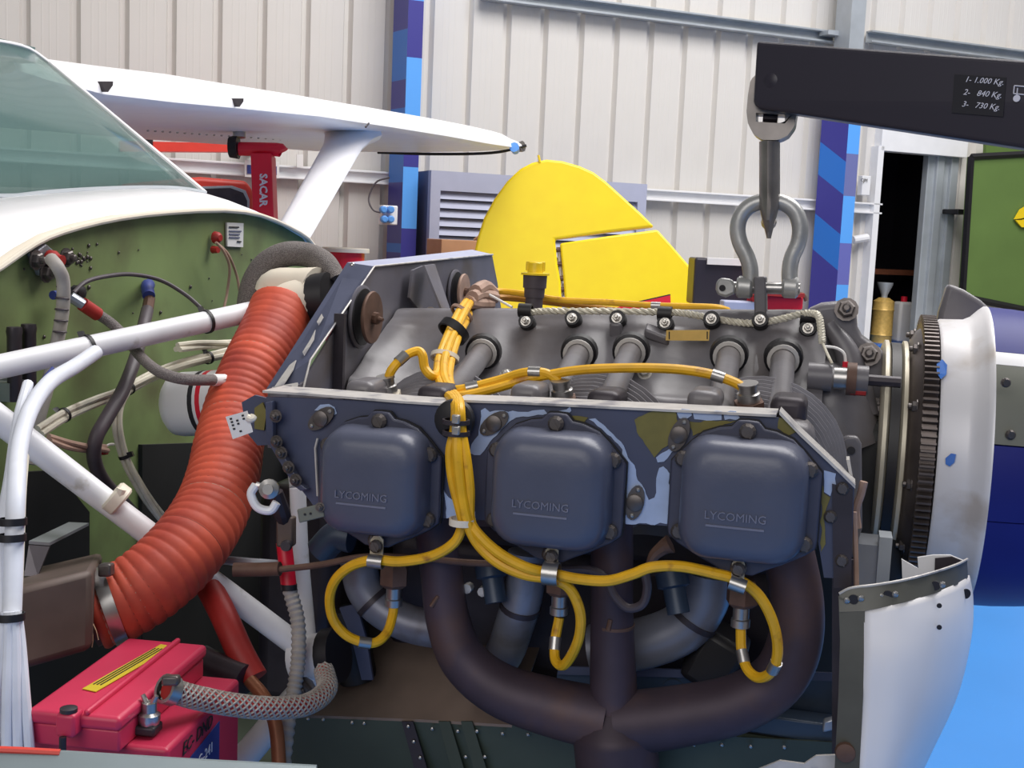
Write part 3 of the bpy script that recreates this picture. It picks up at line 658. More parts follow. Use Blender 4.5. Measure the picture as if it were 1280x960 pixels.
mt_tube([D(402, 835, 1.27), D(352, 892, 1.24), D(290, 965, 1.2)], .014)
mt_tube([D(345, 383, 1.49), D(372, 610, 1.32)], .009)
q = D(370, 825, 1.27); MB().tube([q, D(408, 820, 1.26)], [R(28, q), R(30, q)], 20, 1).build('mount_lug', WTUBE, em)
MB().tube([D(408, 820, 1.26), D(424, 818, 1.255)], R(34, q), 20, 1).build('rubber_mount', BLACK, em)
inst(BM_BOLT, 'bolt', D(378, 862, 1.23), toward(-FWD), em, scale=1.2)
# cable ties round the tubes
def tie(c, ax, r, name='cable_tie', parent=None, w=.004):
    ax = V(ax).normalized(); mb = MB().lathe(V(c)-ax*w/2, ax, [(0, r*1.0), (0, r*1.09), (w, r*1.09), (w, r*1.0)], 16, caps=False)
    s_ = ax.cross(FWD).normalized(); mb.box(V(c)+s_*(r*1.15)-FWD*r*.4, ax, s_, FWD, w*1.6, .006, .006)
    return mb.build(name, BLACK, parent)
dA = (TA[1]-TA[0])
for x, lab in ((98, 'black cable tie round white mount tube near the grey hoses'), (260, 'black cable tie round white mount tube near the red duct')):
    c = D(-40, 467, 1.19)+(TA[1]-D(-40, 467, 1.19))*((x+40)/385*.94); tag(tie(c, dA, .0132), lab, 'cable tie', 'cable ties')
# ================================================================ HOSES AND WIRING
def hose(name, pts, r, m, label, cat='hose', n=10, group=None, sub=6, prof=None):
    return tag(MB().tube(pts, r, n, sub, prof=prof).build(name, m), label, cat, group)
h1 = thing('firewall_hose', 'grey sleeved hose dropping from red bung on the firewall', 'hose')
q = FX(75, 360, XF+.05)
MB().tube(FF([(64, 324, .04), (72, 334, .055), (79, 352, .055), (78, 390, .05), (70, 435, .045), (60, 480, .045), (48, 525, .045), (36, 580, .045)]), R(8.3, q), 12).build('sleeve', GHOSE, h1)
for y in (360, 374, 388, 402, 416):
    c = FX(79.5-(y-352)*.07, y, XF+.053); MB().lathe(c, (0, .1, 1), [(0, R(8.3, q)), (.001, R(8.9, q)), (.002, R(8.3, q))], 12).build('seam_ring', DHOSE, h1)
hose('vent_line', FF([(92, 366, .04), (108, 352, .04), (135, 345, .04), (165, 343, .04), (200, 350, .05), (230, 367, .07), (250, 384, .09), (262, 398, .1)]), R(3, q), DHOSE, 'thin dark line arching across the green firewall')
vh = thing('braided_hose', 'braided grey hose with red end curving below the white tube', 'hose')
MB().tube(FF([(120, 391, .06), (140, 405, .07), (158, 423, .09), (178, 448, .13), (200, 465, .17), (230, 474, .2), (270, 475, .215), (320, 474, .22)]), R(7, q), 12).build('hose', BRAID, vh)
MB().tube(FF([(103, 380, .055), (122, 393, .06)]), R(9, q), 12).build('red_end', DARKRED, vh)
MB().tube(FF([(88, 371, .045), (104, 381, .055)]), R(7, q), 10).build('steel_fitting', ALU, vh)
MB().lathe(FX(92, 365, XF+.03), (1, 0, 0), [(0, R(9, q)), (.012, R(9, q)), (.014, R(5, q))], 8).build('black_valve', BLACK, vh)
MB().lathe(FX(66, 369, XF+.02), (0, 1, 0), [(0, R(6, q)), (.03, R(6, q))], 10).build('blue_fitting', INKB, vh)
MB().tube(FF([(266, 475, .214), (284, 475, .217)]), R(7.6, q), 12).build('white_collar', PAPER, vh)
fh = thing('fuel_hose', 'dark rubber hose with blue elbow running down the firewall', 'hose')
MB().tube(FF([(184, 388, .045), (180, 405, .06), (170, 445, .085), (155, 485, .105), (135, 520, .11), (120, 548, .11), (118, 575, .105), (130, 602, .1), (155, 630, .1), (178, 656, .1), (205, 690, .11)]), R(8.2, FX(160, 480, XF+.06)), 12).build('hose', DHOSE, fh)
MB().tube(FF([(187, 372, .04), (184, 390, .045)]), R(8, q), 10).build('brass_sleeve', RUST, fh)
MB().tube(FF([(186, 356, .005), (184, 358, .03), (186, 370, .042)]), R(9, q), 12).build('blue_elbow', MATS['baffle_blue_grey_paint'] if 0 else INKB, fh)
for k, l in enumerate(([(270, 303, .03), (280, 315, .035), (287, 335, .035), (284, 365, .03), (280, 385, .03)], [(270, 303, .03), (285, 318, .035), (296, 345, .035), (301, 375, .04), (304, 395, .05)])):
    hose('probe_wire', FF(l), R(2.3, q), MATS['tan_tape'], ('inner' if k == 0 else 'outer')+' of two thin tan wires hanging from red sealant', 'wire', group='probe wires')
def bundle(name, label, pts, rb, nw, rw, m, ties=(), twist=2.0, tm=BLACK):
    t = thing(name, label, 'wiring'); q = crom(pts, 6); fr_ = frames(q)
    for k in range(nw):
        pk = []
        for i, p in enumerate(q):
            a = 2*math.pi*k/nw+twist*i/len(q); pk.append(p+(fr_[i][1]*math.cos(a)+fr_[i][2]*math.sin(a))*rb)
        MB().tube(pk, rw, 8, 1).build('wire', m, t)
    for u in ties:
        i = min(len(q)-2, int(u*len(q))); tie(q[i], q[i+1]-q[i], rb+rw, 'cable_tie', t)
    return t
bundle('wire_loom', 'cream wire loom rising right across firewall towards the oil filter', FF([(48, 540, .075), (80, 519, .075), (120, 501, .075), (155, 488, .075), (190, 470, .08), (230, 455, .1), (290, 440, .12), (330, 428, .13)]), .004, 3, .0036, WIREC, (.16, .45, .78))
bundle('wire_loom', 'cream wire loom hanging down from cable junction behind dark hose', FF([(158, 486, .08), (148, 508, .08), (147, 535, .085), (156, 570, .09), (172, 603, .1), (190, 632, .11), (212, 660, .12)]), .0035, 3, .0032, WIREC, (.5,))
bundle('wire_loom', 'short cream wire loom under the upper white tube by red duct', FF([(222, 435, .1), (250, 431, .105), (290, 430, .11), (320, 430, .12)]), .0035, 3, .0034, WIREC, (.8,))
bundle('twisted_wires', 'taped tan wire ends sticking out beside the dark hose', FF([(60, 549, .1), (85, 556, .1), (112, 560, .1), (132, 562, .1)]), .003, 3, .003, TAN)
for k, (x, y) in enumerate(((142, 556), (134, 567))):
    tag(MB().tube(FF([(128, 561, .1), (x-6, y, .1), (x, y-.6, .1)]), .0016, 6).build('wire_tip', WORN if k == 0 else DARKRED), ('bare pale' if k == 0 else 'red')+' wire tip at the end of the taped tan wires', 'wire')
# big white bundle on the far left
wl = thing('white_cable_bundle', 'thick bundle of white cables with black ties at far left', 'cables')
bl_ = [[(120, 440, 1.27), (95, 457, 1.23), (62, 478, 1.16), (38, 512, 1.1), (24, 560, 1.05), (20, 620, 1.0), (17, 700, .98), (14, 790, .96), (14, 800, .96), (13, 950, .95)],
       [(35, 480, 1.16), (22, 530, 1.1), (12, 600, 1.05), (2, 660, 1.0), (2, 720, .98), (3, 780, .965), (-4, 860, .95), (-10, 950, .95)],
       [(33, 560, 1.08), (28, 610, 1.03), (25, 680, .985), (23, 740, .97), (21, 790, .96), (25, 860, .95), (36, 950, .95)],
       [(30, 580, 1.09), (24, 640, 1.02), (15, 720, .965), (12, 780, .95), (16, 850, .94), (22, 950, .94)],
       [(18, 560, 1.07), (8, 640, 1.02), (6, 720, .975), (5, 790, .96), (0, 870, .945), (-2, 950, .945)]]
MB().tube(DD(bl_[0][:8]), .0078, 12, 6).build('sleeve', WIRE, wl)
MB().tube(DD(bl_[1]), .0052, 10, 6).build('cable', WIRE, wl)
for l in ([(6, 765, .96), (4, 800, .955), (-2, 860, .95), (-8, 960, .95)], [(11, 765, .952), (11, 800, .95), (9, 860, .945), (8, 960, .945)], [(17, 765, .955), (19, 800, .952), (20, 860, .948), (23, 960, .948)], [(21, 765, .962), (26, 805, .958), (31, 865, .952), (39, 960, .95)], [(14, 765, .965), (14, 800, .965), (15, 860, .96), (16, 960, .96)]):
    MB().tube(DD(l), .0041, 10, 6).build('cable', WIRE, wl)
MB().tube(DD([(31, 570, 1.08), (27, 620, 1.02), (24, 700, .985), (21, 770, .965)]), .0038, 8, 6).build('cable', WIREC, wl)
for y, x, d in ((652, 16, .985), (672, 15, .98), (771, 13, .955)):
    c = D(x, y, d); MB().lathe(c-DWN*.003, DWN, [(0, .0100), (0, .0112), (.006, .0112), (.006, .0100)], 16, caps=False).build('cable_tie', BLACK, wl)
hose('blue_wire', DD([(66, 460, 1.2), (45, 485, 1.17), (30, 510, 1.14), (22, 540, 1.1)]), .0017, INKB, 'thin blue wire curving beside the white cable bundle', 'wire')
# oil filter
of = thing('oil_filter', 'white canister oil filter with printed label behind the red duct', 'oil filter')
a, b = D(216, 506, 1.45), D(320, 500, 1.42); ax = (b-a).normalized(); r_ = R(40, a)
MB().lathe(a, ax, [(0, r_*.55), (.0, r_*.8), (.006, r_*.96), (.014, r_), (.085, r_), (.088, r_*1.04), (.095, r_*1.04)], 28).build('can', WHITE, of)
MB().lathe(a+ax*.042, ax, [(0, r_*1.003), (.006, r_*1.004), (.006, r_*1.0)], 28, caps=False).build('black_band', INK, of)
MB().lathe(a+ax*.052, ax, [(0, r_*1.003), (.006, r_*1.004), (.006, r_*1.0)], 28, caps=False).build('red_band', RED, of)
# ================================================================ RED DUCT
rd = thing('air_duct', 'red orange corrugated air duct bending from baffle down to air box', 'duct')
dpx = [(352, 386, 1.47), (338, 420, 1.44), (318, 460, 1.4), (298, 508, 1.36), (287, 552, 1.32), (279, 595, 1.28), (263, 640, 1.24), (235, 683, 1.2), (196, 722, 1.17), (155, 750, 1.155), (115, 766, 1.145)]
DP = DD(dpx); LEN = 46
mb = MB(); q = crom(DP, 40); fr_ = frames(q); N = len(q); secs = []
cum = [0]
for i in range(1, N): cum.append(cum[-1]+(q[i]-q[i-1]).length)
rad = [.0385, .0385, .0375, .0372, .037, .038, .038, .0385, .0385, .038, .037]
pitch = cum[-1]/LEN
for i in range(N):
    u = cum[i]/cum[-1]*(len(rad)-1); k = min(int(u), len(rad)-2); r0 = rad[k]+(rad[k+1]-rad[k])*(u-k)
    ph = (cum[i]/pitch) % 1; start = min(1, max(0, (cum[i]/cum[-1]-.12)*12)); amp = .0005+.0012*start
    r0 += amp*(abs(math.sin(math.pi*ph))**.7-.6)
    secs.append([q[i]+(fr_[i][1]*math.cos(2*math.pi*j/28)+fr_[i][2]*math.sin(2*math.pi*j/28))*r0 for j in range(28)])
mb.loft(secs).build('fabric_tube', DUCT, rd, ang=70)
for s_ in range(2, LEN):
    tgt = s_*pitch; i = min(range(N), key=lambda k: abs(cum[k]-tgt)); t_ = fr_[i][0]
    u = cum[i]/cum[-1]*(len(rad)-1); k = min(int(u), len(rad)-2); r0 = rad[k]+(rad[k+1]-rad[k])*(u-k)
    MB().lathe(q[i]-t_*.0008, t_, [(0, r0-.003), (.0002, r0-.0008), (.0014, r0-.0008), (.0016, r0-.003)], 28, caps=False).build('cord_ring', CORD if s_ % 3 else TAN, rd)
i = N-24; cl_ = MB().lathe(q[i]-fr_[i][0]*.006, fr_[i][0], [(0, .0375), (0, .0392), (.012, .0392), (.012, .0375)], 28, caps=False).build('hose_clamp', STEEL, rd)
MB().box(D(133, 712, 1.12), RGT, FWD, DWN, .012, .014, .012).build('clamp_screw', BOLT, rd, bevel=.002)
for (x, y) in ((113, 790), (116, 797), (120, 788)): MB().tube([D(114, 775, 1.105), D(x, y, 1.1), D(x-3+random.random()*6, y+12, 1.1)], .0005, 5).build('frayed_thread', CORDL, rd)
MB().tube([D(310, 393, 1.43), D(322, 402, 1.425), D(330, 412, 1.42), D(350, 418, 1.425), D(371, 424, 1.43)], .0008, 6).build('loose_cord', CORDL, rd)
# white Y adapter, black collar, sheathed hose
ya = thing('duct_adapter', 'cream plastic duct adapter with black collar above the red duct', 'adapter')
MB().tube([D(333, 372, 1.5), D(345, 360, 1.5), D(372, 362, 1.49), D(394, 366, 1.48)], [.018, .024, .027, .032], 18, 4).build('adapter_body', BEIGE, ya)
MB().tube([D(350, 392, 1.47), D(366, 380, 1.47), D(390, 372, 1.475)], [.03, .028, .028], 18, 4).build('adapter_elbow', BEIGE, ya)
MB().tube([D(392, 373, 1.475), D(412, 371, 1.47)], R(31, D(400, 370, 1.47)), 20, 1).build('collar', BLACK, ya)
hose('arched_hose', DD([(312, 405, 1.52), (313, 378, 1.52), (319, 352, 1.52), (334, 330, 1.52), (358, 318, 1.52), (385, 319, 1.52), (406, 330, 1.5), (420, 352, 1.49)]), [R(17, D(320, 350, 1.52)), R(16, D(320, 350, 1.52)), R(14.5, D(320, 350, 1.52))], TYREG, 'thick grey sheathed hose arching over the top of the red duct', n=16)
# air box
ab = thing('air_box', 'oily brown metal air box at lower left joined to the red duct', 'air box')
mb = MB().loft([DD([(10, 738, 1.03), (116, 712, 1.075), (114, 812, 1.075), (10, 842, 1.02)]), DD([(20, 715, 1.25), (128, 690, 1.27), (126, 795, 1.27), (20, 830, 1.25)])])
mb.build('box', BRNBOX, ab, bevel=.006)
MB().tube([D(128, 760, 1.145), D(108, 768, 1.14)], .033, 20, 1).build('spigot', BRNBOX, ab)
# ================================================================ BATTERY
bt = thing('battery', 'pink red aircraft battery with yellow sticker and handwritten registration', 'battery')
zb_ = 1.015
A, B2, C2 = ZP(41, 893, zb_), ZP(150, 898, zb_), ZP(255, 809, zb_)
uy = (C2-B2); uy.z = 0; wy = uy.length; uy.normalize(); ux = V((uy.y, -uy.x, 0)); wx = (B2-A).dot(ux)
E_, G_ = ZP(192, 938, zb_-.032), ZP(296, 872, zb_-.032)
O_ = B2-ux*wx
def bp(u, v_, z=0): return O_+ux*(u*wx)+uy*(v_*wy)+Z*z
uc = (((E_+G_)/2-O_).dot(ux))/wx; vc0 = (E_-O_).dot(uy)/wy; vc1 = (G_-O_).dot(uy)/wy
def bbox_(name, u0, u1, v0, v1, z0_, z1_, m, bev=.004):
    return MB().loft([[bp(u0, v0, z), bp(u1, v0, z), bp(u1, v1, z), bp(u0, v1, z)] for z in (z0_, z1_)]).build(name, m, bt, bevel=bev, seg=3)
bbox_('lid', -.15, 1.0, 0, 1.05, -.012, 0, BATT)
bbox_('upper_body', -.13, .97, .02, 1.03, -.03, -.012, BATT, .002)
bbox_('case', -.35, uc, vc0, max(vc1, 1.05), -.16, -.030, BATT)
bbox_('lid_ridge', .55, .62, .0, 1.05, -.001, .004, BATT, .002)
bbox_('vent_plug', .28, .52, -.06, .04, -.016, .003, BATT, .003)
c = bp(.4, -.02, .003); MB().lathe(c, Z, [(0, .0068), (.003, .0068), (.004, .004)], 16).build('plug_screw', DARKM, bt)
MB().tube([bp(.4, -.075, -.014), bp(.4, -.08, -.09)], .0028, 8, 1).build('hold_down_rod', DARKM, bt)
MB().plate([bp(.18, .28, .0006), bp(.38, .26, .0006), bp(.62, .95, .0006), bp(.42, .97, .0006)], Z*.0006).build('yellow_sticker', YSTICK, bt, smooth=False)
for k in range(3):
    a = .24+.045*k; MB().plate([bp(a, .34, .0014), bp(a+.015, .34, .0014), bp(a+.19, .9, .0014), bp(a+.175, .9, .0014)], Z*.0003).build('sticker_text', INK, bt, smooth=False)
ta = ZP(178, 918, zb_-.03)
MB().box(ta+Z*.006, ux, uy, Z, .028, .018, .008).build('terminal_strap', DARKM, bt, bevel=.002)
MB().lathe(ta+ux*.006+Z*.01, Z, [(0, .008), (.004, .009), (.008, .009), (.010, .006), (.018, .006)], 12).build('terminal_nut', STEEL, bt)
for s_ in (-1, 1): MB().tube([ta+ux*.006+Z*.022, ta+ux*(.006+.006*s_)+Z*.034], [.003, .002], 8, 1).build('wing_nut_ear', STEEL, bt)
fa = bp(1.5, -.25, -.05); fb = bp(1.5, .9, -.05)
text('handwriting', 'EC- DND', .064, bp(uc, vc0+.50*(vc1-vc0), -.042)+ux*.0006, uy, Z, INK, bt, .0005, shear=.2)
MB().plate([bp(uc, vc0+.3*(vc1-vc0), -.056)+ux*.0006, bp(uc, vc0+.9*(vc1-vc0), -.050)+ux*.0006, bp(uc, vc0+.9*(vc1-vc0), -.12)+ux*.0006, bp(uc, vc0+.3*(vc1-vc0), -.12)+ux*.0006], ux*.0005).build('blue_label', INKB, bt, smooth=False)
text('label_text', 'G-241', .03, bp(uc, vc0+.62*(vc1-vc0), -.066)+ux*.0015, uy, Z, INKW, bt, .0004)
# hoses by the battery
bh = thing('braided_drain_hose', 'clear braided hose with clamp lying across the battery', 'hose')
pts = DD([(210, 862, .995), (250, 873, 1.02), (300, 882, 1.05), (345, 885, 1.08), (385, 880, 1.12), (408, 862, 1.16), (405, 838, 1.19)])
MB().tube(pts, R(13, pts[2]), 16).build('hose', DARKRED, bh)
bq = crom(pts, 14); bfr = frames(bq); mbr = MB()
for sgn in (-1, 1):
    for k in range(9):
        mbr.tube([p+(bfr[i][1]*math.cos(2*math.pi*k/9+sgn*i*.30)+bfr[i][2]*math.sin(2*math.pi*k/9+sgn*i*.30))*R(13.4, pts[2]) for i, p in enumerate(bq)], .0011, 4, 1)
mbr.build('wire_braid', GHOSE, bh)['kind'] = 'stuff'
dh = (pts[1]-pts[0]).normalized(); MB().lathe(pts[0]-dh*.004, dh, [(0, .0095), (0, .0125), (.01, .0125), (.01, .0095)], 18, caps=False).build('clamp', STEEL, bh)
MB().box(D(214, 850, .985), RGT, FWD, DWN, .014, .01, .008).build('clamp_screw', BOLT, bh, bevel=.002)
rt_ = thing('red_pipe', 'dark red pipe elbow descending behind the battery', 'pipe')
MB().tube(DD([(262, 735, 1.24), (280, 770, 1.22), (300, 815, 1.2), (318, 848, 1.19)]), R(17, D(290, 790, 1.21)), 16).build('sleeve', DARKRED, rt_)
MB().tube(DD([(312, 850, 1.18), (332, 875, 1.17), (345, 910, 1.16), (350, 975, 1.15)]), R(9, D(340, 900, 1.16)), 12).build('copper_tail', COPPER, rt_)
MB().tube(DD([(250, 825, 1.2), (275, 838, 1.19), (305, 850, 1.18)]), R(20, D(270, 830, 1.19)), 14).build('grey_coupling', DARKM, rt_)
gc = thing('corrugated_conduit', 'grey corrugated conduit with red sleeve hanging left of engine', 'conduit')
cp = crom(DD([(356, 690, 1.24), (362, 735, 1.235), (372, 775, 1.23), (373, 820, 1.22), (368, 860, 1.21), (360, 905, 1.19), (352, 975, 1.17)]), 24)
MB().tube(cp, R(9, D(370, 800, 1.22)), 12, 1, prof=(lambda u: 1+.10*math.sin(u*2*math.pi*34), 0)).build('conduit', GHOSE, gc)
MB().tube(DD([(355, 678, 1.238), (361, 733, 1.232)]), R(10, D(370, 800, 1.22)), 12, 1).build('red_sleeve', RED, gc)
MB().lathe(D(361, 730, 1.232), DWN, [(0, R(10.5, D(361, 730, 1.23))), (.006, R(10.5, D(361, 730, 1.23)))], 12).build('black_band', BLACK, gc)
cr = thing('control_rod', 'thin brown control rod running under the valve covers', 'control rod')
MB().tube(DD([(292, 712, 1.2), (320, 712, 1.2), (350, 711, 1.195)]), R(9, D(320, 712, 1.2)), 12).build('ferrule', RUST, cr)
MB().tube(DD([(348, 712, 1.195), (400, 706, 1.19), (455, 696, 1.18), (520, 697, 1.17), (580, 703, 1.16), (640, 706, 1.15), (730, 715, 1.14)]), R(4.2, D(450, 700, 1.2)), 10).build('rod', RUST, cr)
hose('silver_cable', DD([(280, 700, 1.25), (310, 703, 1.24), (350, 706, 1.24)]), R(6, D(310, 700, 1.24)), ALU, 'short silver cable end left of the brown control rod', 'cable')
# tag on baffle corner
tg = thing('paper_tag', 'small white printed tag hanging over the red duct', 'tag')
tq = [D(282, 521, 1.09), D(309, 513.5, 1.085), D(316, 540, 1.085), D(291, 549, 1.09)]
MB().plate(tq, FWD*.0008).build('card', PAPER, tg, smooth=False)
ex = (tq[3]-tq[0]); ey = (tq[1]-tq[0])
for u in (.2, .45, .75):
    for v_ in (.15, .3, .45, .62, .8):
        if random.random() < .75:
            c = tq[0]+ex*(u if 0 else v_)*.95+ey*u-FWD*.0006; MB().box(c, ex, ey, FWD, .0016, .0022, .0006).build('printed_mark', INK, tg, smooth=False)
MB().tube([D(309, 522, 1.083), D(314, 524, 1.083), D(317, 520, 1.085)], .0035, 10).build('eyelet', BEIGE, tg)
# aluminium ledge bottom left
ld = thing('cowl_ledge', 'dull grey cowl ledge with red sealant along the bottom left edge', 'ledge')
MB().strip(DD([(-40, 935, .86), (80, 940, .87), (240, 950, .89), (395, 958, .92)]), DD([(-40, 1010, .83), (80, 1012, .84), (240, 1014, .86), (400, 1018, .89)]), FWD*.004).build('lip', LEDGE, ld)
MB().tube(DD([(-40, 936, .86), (20, 938, .865), (75, 941, .87)]), .0028, 8).build('sealant', REDV, ld)
# ================================================================ ENGINE
en = thing('aircraft_engine', 'grey six cylinder aircraft engine with blue grey valve covers hung from hoist', 'engine')
X_, Y_ = V((1, 0, 0)), V((0, 1, 0))
RG = .155
ZC = P(1147, 393, 0).z-RG
zt0, zt1 = P(620, 386, -.01), P(1000, 388, -.01)
def ztop_at(x): t = (x-zt0.x)/(zt1.x-zt0.x); return zt0.z+(zt1.z-zt0.z)*t
zlo = P(800, 492, -.13).z; drop = ztop_at(P(800, 492, -.13).x)-zlo
boss = [((603, 441), (548, 512)), ((723, 442), (680, 525)), ((788, 440), (752, 525)), ((911, 445), (897, 528)), ((979, 449), (971, 540))]
btub = [(P(*a, -.105), P(*b, -.335)) for a, b in boss]
prof = [(.0, 0), (-.02, -.002), (-.035, -.012), (-.05, -.03*drop/.1), (-.075, -.06*drop/.1), (-.10, -.085*drop/.1), (-.125, -.100*drop/.1), (-.145, -.115*drop/.1), (-.155, -.16), (-.155, -.24)]
prs = crom([V((0, a, b)) for a, b in prof], 5)
xa, xb = -.297, .225; NX = 120; secs = []
for i in range(NX+1):
    x = xa+(xb-xa)*i/NX; row = []
    for q in prs:
        p = V((x, q.y, ztop_at(x)+q.z)); d_ = 0
        for a, b in btub:
            ax = (b-a).normalized(); s_ = (p-a).dot(ax); ds = ((p-a)-ax*s_).length
            if s_ < .03: d_ = max(d_, .021*math.exp(-(ds/.026)**2)*math.exp(-max(0, -s_-.01)/.05))
        # shallow vertical webs between bosses
        d_ += .003*max(0, math.cos((x-.05)*2*math.pi/.165))**6*(1 if q.z < -.02 else 0)
        if x < -.19: d_ += .032*((-.19-x)/.107)**2*min(1, max(0, -q.z-.01)/.06)
        row.append(p+V((0, -.8, .6))*d_)
    secs.append(row)
mb = MB(); mb.loft(secs, False, False)
for r_ in (0, 1):
    pass
back = [[V((p.x, -p.y, p.z)) for p in reversed(s_)] for s_ in secs]
mb.loft([a+b for a, b in zip(secs[::NX], back[::NX])], True, True) if 0 else None
mb.loft([[V((s_[0].x, .155, s_[0].z-.24)), V((s_[0].x, .145, s_[0].z-.11)), V((s_[0].x, .05, s_[0].z-.03)), s_[0]] for s_ in secs[::10]], False, False)
mb.build('crankcase', GREY, en, ang=60)
# rear case closing plate
# split-line nuts and bosses
for k, (x, y) in enumerate(((657, 400), (715, 396), (771, 396), (831, 402), (889, 397), (1010, 409), (950, 398))):
    q = P(x, y+1.5, -.058); inst(BM_NUT, 'case_nut', q, toward((0, -1, .35)), en, scale=.6)
    MB().lathe(q+V((0, .014, -.004)), (0, -1, .35), [(0, .010), (.012, .0095), (.0145, .009)], 16).build('nut_boss', BLACK, en)
for (x, y) in ((633, 470), (806, 466), (668, 480)): inst(BM_NUT, 'case_nut', P(x, y, -.14), toward((0, -1, .5)), en, scale=.8)
q = P(771, 412, -.05); MB().box(q, X_, (0, 1, .4), (0, -.4, 1), .014, .02, .024).build('cast_pad', GREY, en, bevel=.003)
q = P(822, 418, -.06); MB().box(q, (1, 0, -.3), (0, 1, .4), (0, -.4, 1), .03, .02, .012).build('cast_pad', GREY, en, bevel=.003)
dpl = MB().plate([P(x, y, -.082) for x, y in ((833, 413), (887, 412.5), (886, 426), (832, 425.5))], V((0, .002, 0))).build('data_plate', BRASS, en, smooth=False)
for x in (836.5, 884): MB().plate([P(x-.7, 414.5, -.0825), P(x+.7, 414.5, -.0825), P(x+.7, 424, -.0825), P(x-.7, 424, -.0825)], V((0, .001, 0))).build('plate_mark', INK, dpl, smooth=False)
# pushrod tubes
for a, b in btub:
    t = MB().tube([a+(a-b).normalized()*.02, b], .0128, 18, 1).build('pushrod_tube', GREY, en)
    d_ = (b-a).normalized(); MB().lathe(a-d_*.004, d_, [(-.006, .0215), (.004, .0205), (.006, .0168), (.002, .0138)], 22, caps=False).build('tube_seal', BLACK, t)
    MB().lathe(a, d_, [(-.001, .0172), (.005, .0172), (.0055, .0132)], 22, caps=False).build('seal_ring', WORN, t)
# cylinders with fins, heads
cpx = [(476, 598), (694, 608), (930, 621)]
CC = [P(x, y, -.398) for x, y in cpx]
sc_ = [.95, 1.0, 1.0]
for k, c in enumerate(CC):
    cy = MB()
    cy.lathe(V((c.x, -.14, c.z)), (0, -1, 0), [(0, .055), (.19, .055)], 32)
    for j in range(19):
        y0 = .012+.0100*j; rr = .064 if j < 6 else .0865-.0026*(j-6)
        cy.lathe(V((c.x, -.14-y0, c.z)), (0, -1, 0), [(0, .05), (0, rr), (.0022, rr), (.0022, .05)], 32, caps=False)
    o = cy.build('cylinder', PINKFIN, en, ang=30)
    MB().box((c.x, -.345, c.z+.012), X_, Y_, Z, .110, .05, .105).build('cylinder_head', GREY, en, bevel=.015, seg=3)
    for u, wd in ((-.045, .03), (.03, .032)):
        MB().box((c.x+u, -.325, c.z+.068), X_, Y_, Z, wd, .05, .03).build('rocker_boss', DARKM if u > 0 else GREY, en, bevel=.008, seg=3)
# valve covers
def fl(u, v_): return (u, v_)
half = [(0, .067), (.0085, .0665), (.014, .0605), (.024, .059), (.038, .0535), (.049, .043), (.058, .033), (.0635, .027), (.0635, -.030), (.0625, -.038), (.054, -.045), (.036, -.055), (.022, -.0615), (.012, -.067), (0, -.0675)]
outl = half+[(-a, b) for a, b in reversed(half[1:-1])]
def rrect(hw, hh, r, n=6):
    o = []
    for cx, cy, a0 in ((hw-r, hh-r, 0), (-hw+r, hh-r, 90), (-hw+r, -hh+r, 180), (hw-r, -hh+r, 270)):
        for i in range(n+1):
            a = math.radians(a0+90*i/n); o.append((cx+r*math.cos(a), cy+r*math.sin(a)))
    return o
scr = [(0, .058), (.053, .030), (-.053, .030), (.053, -.034), (-.053, -.034), (0, -.060)]
for k, c in enumerate(CC):
    def cv(u, v_, wv=0): return V((c.x+u*sc_[k], c.y-wv, c.z+v_*sc_[k]))
    vc = MB().plate([cv(u, v_, .006) for u, v_ in outl], V((0, .006, 0))).build('valve_cover', FLANGE, en, bevel=.0015)
    vc['label'] = ('left', 'middle', 'right')[k]+' blue grey rocker cover with raised lettering'
    secs = []
    for hw, hh, r, h in ((.0545, .0535, .026, .004), (.0535, .0525, .026, .010), (.0525, .0515, .026, .020), (.051, .050, .025, .027), (.048, .047, .024, .0325), (.0435, .0425, .022, .0362), (.037, .036, .019, .0385), (.02, .019, .01, .0395)):
        secs.append([cv(u, v_, h) for u, v_ in rrect(hw, hh, r)])
    MB().loft(secs).build('dome', COVER, vc, ang=80)
    MB().plate([cv(u*1.015, v_*1.015, -.0002) for u, v_ in outl], V((0, .0025, 0))).build('gasket', BLACK, vc, smooth=False)
    for u, v_ in scr: inst(BM_SCREW, 'screw', cv(u, v_, .006), toward((0, -1, 0)), vc, scale=1.15)
    text('raised_lettering', 'LYCOMING', .050, cv(-.0035, -.010, .0388), X_, Z, COVERLIT, vc, .002)
    MB().box(cv(-.0035, -.019, .0392), X_, Y_, Z, .048, .002, .0018).build('raised_underline', COVERLIT, vc, smooth=False)
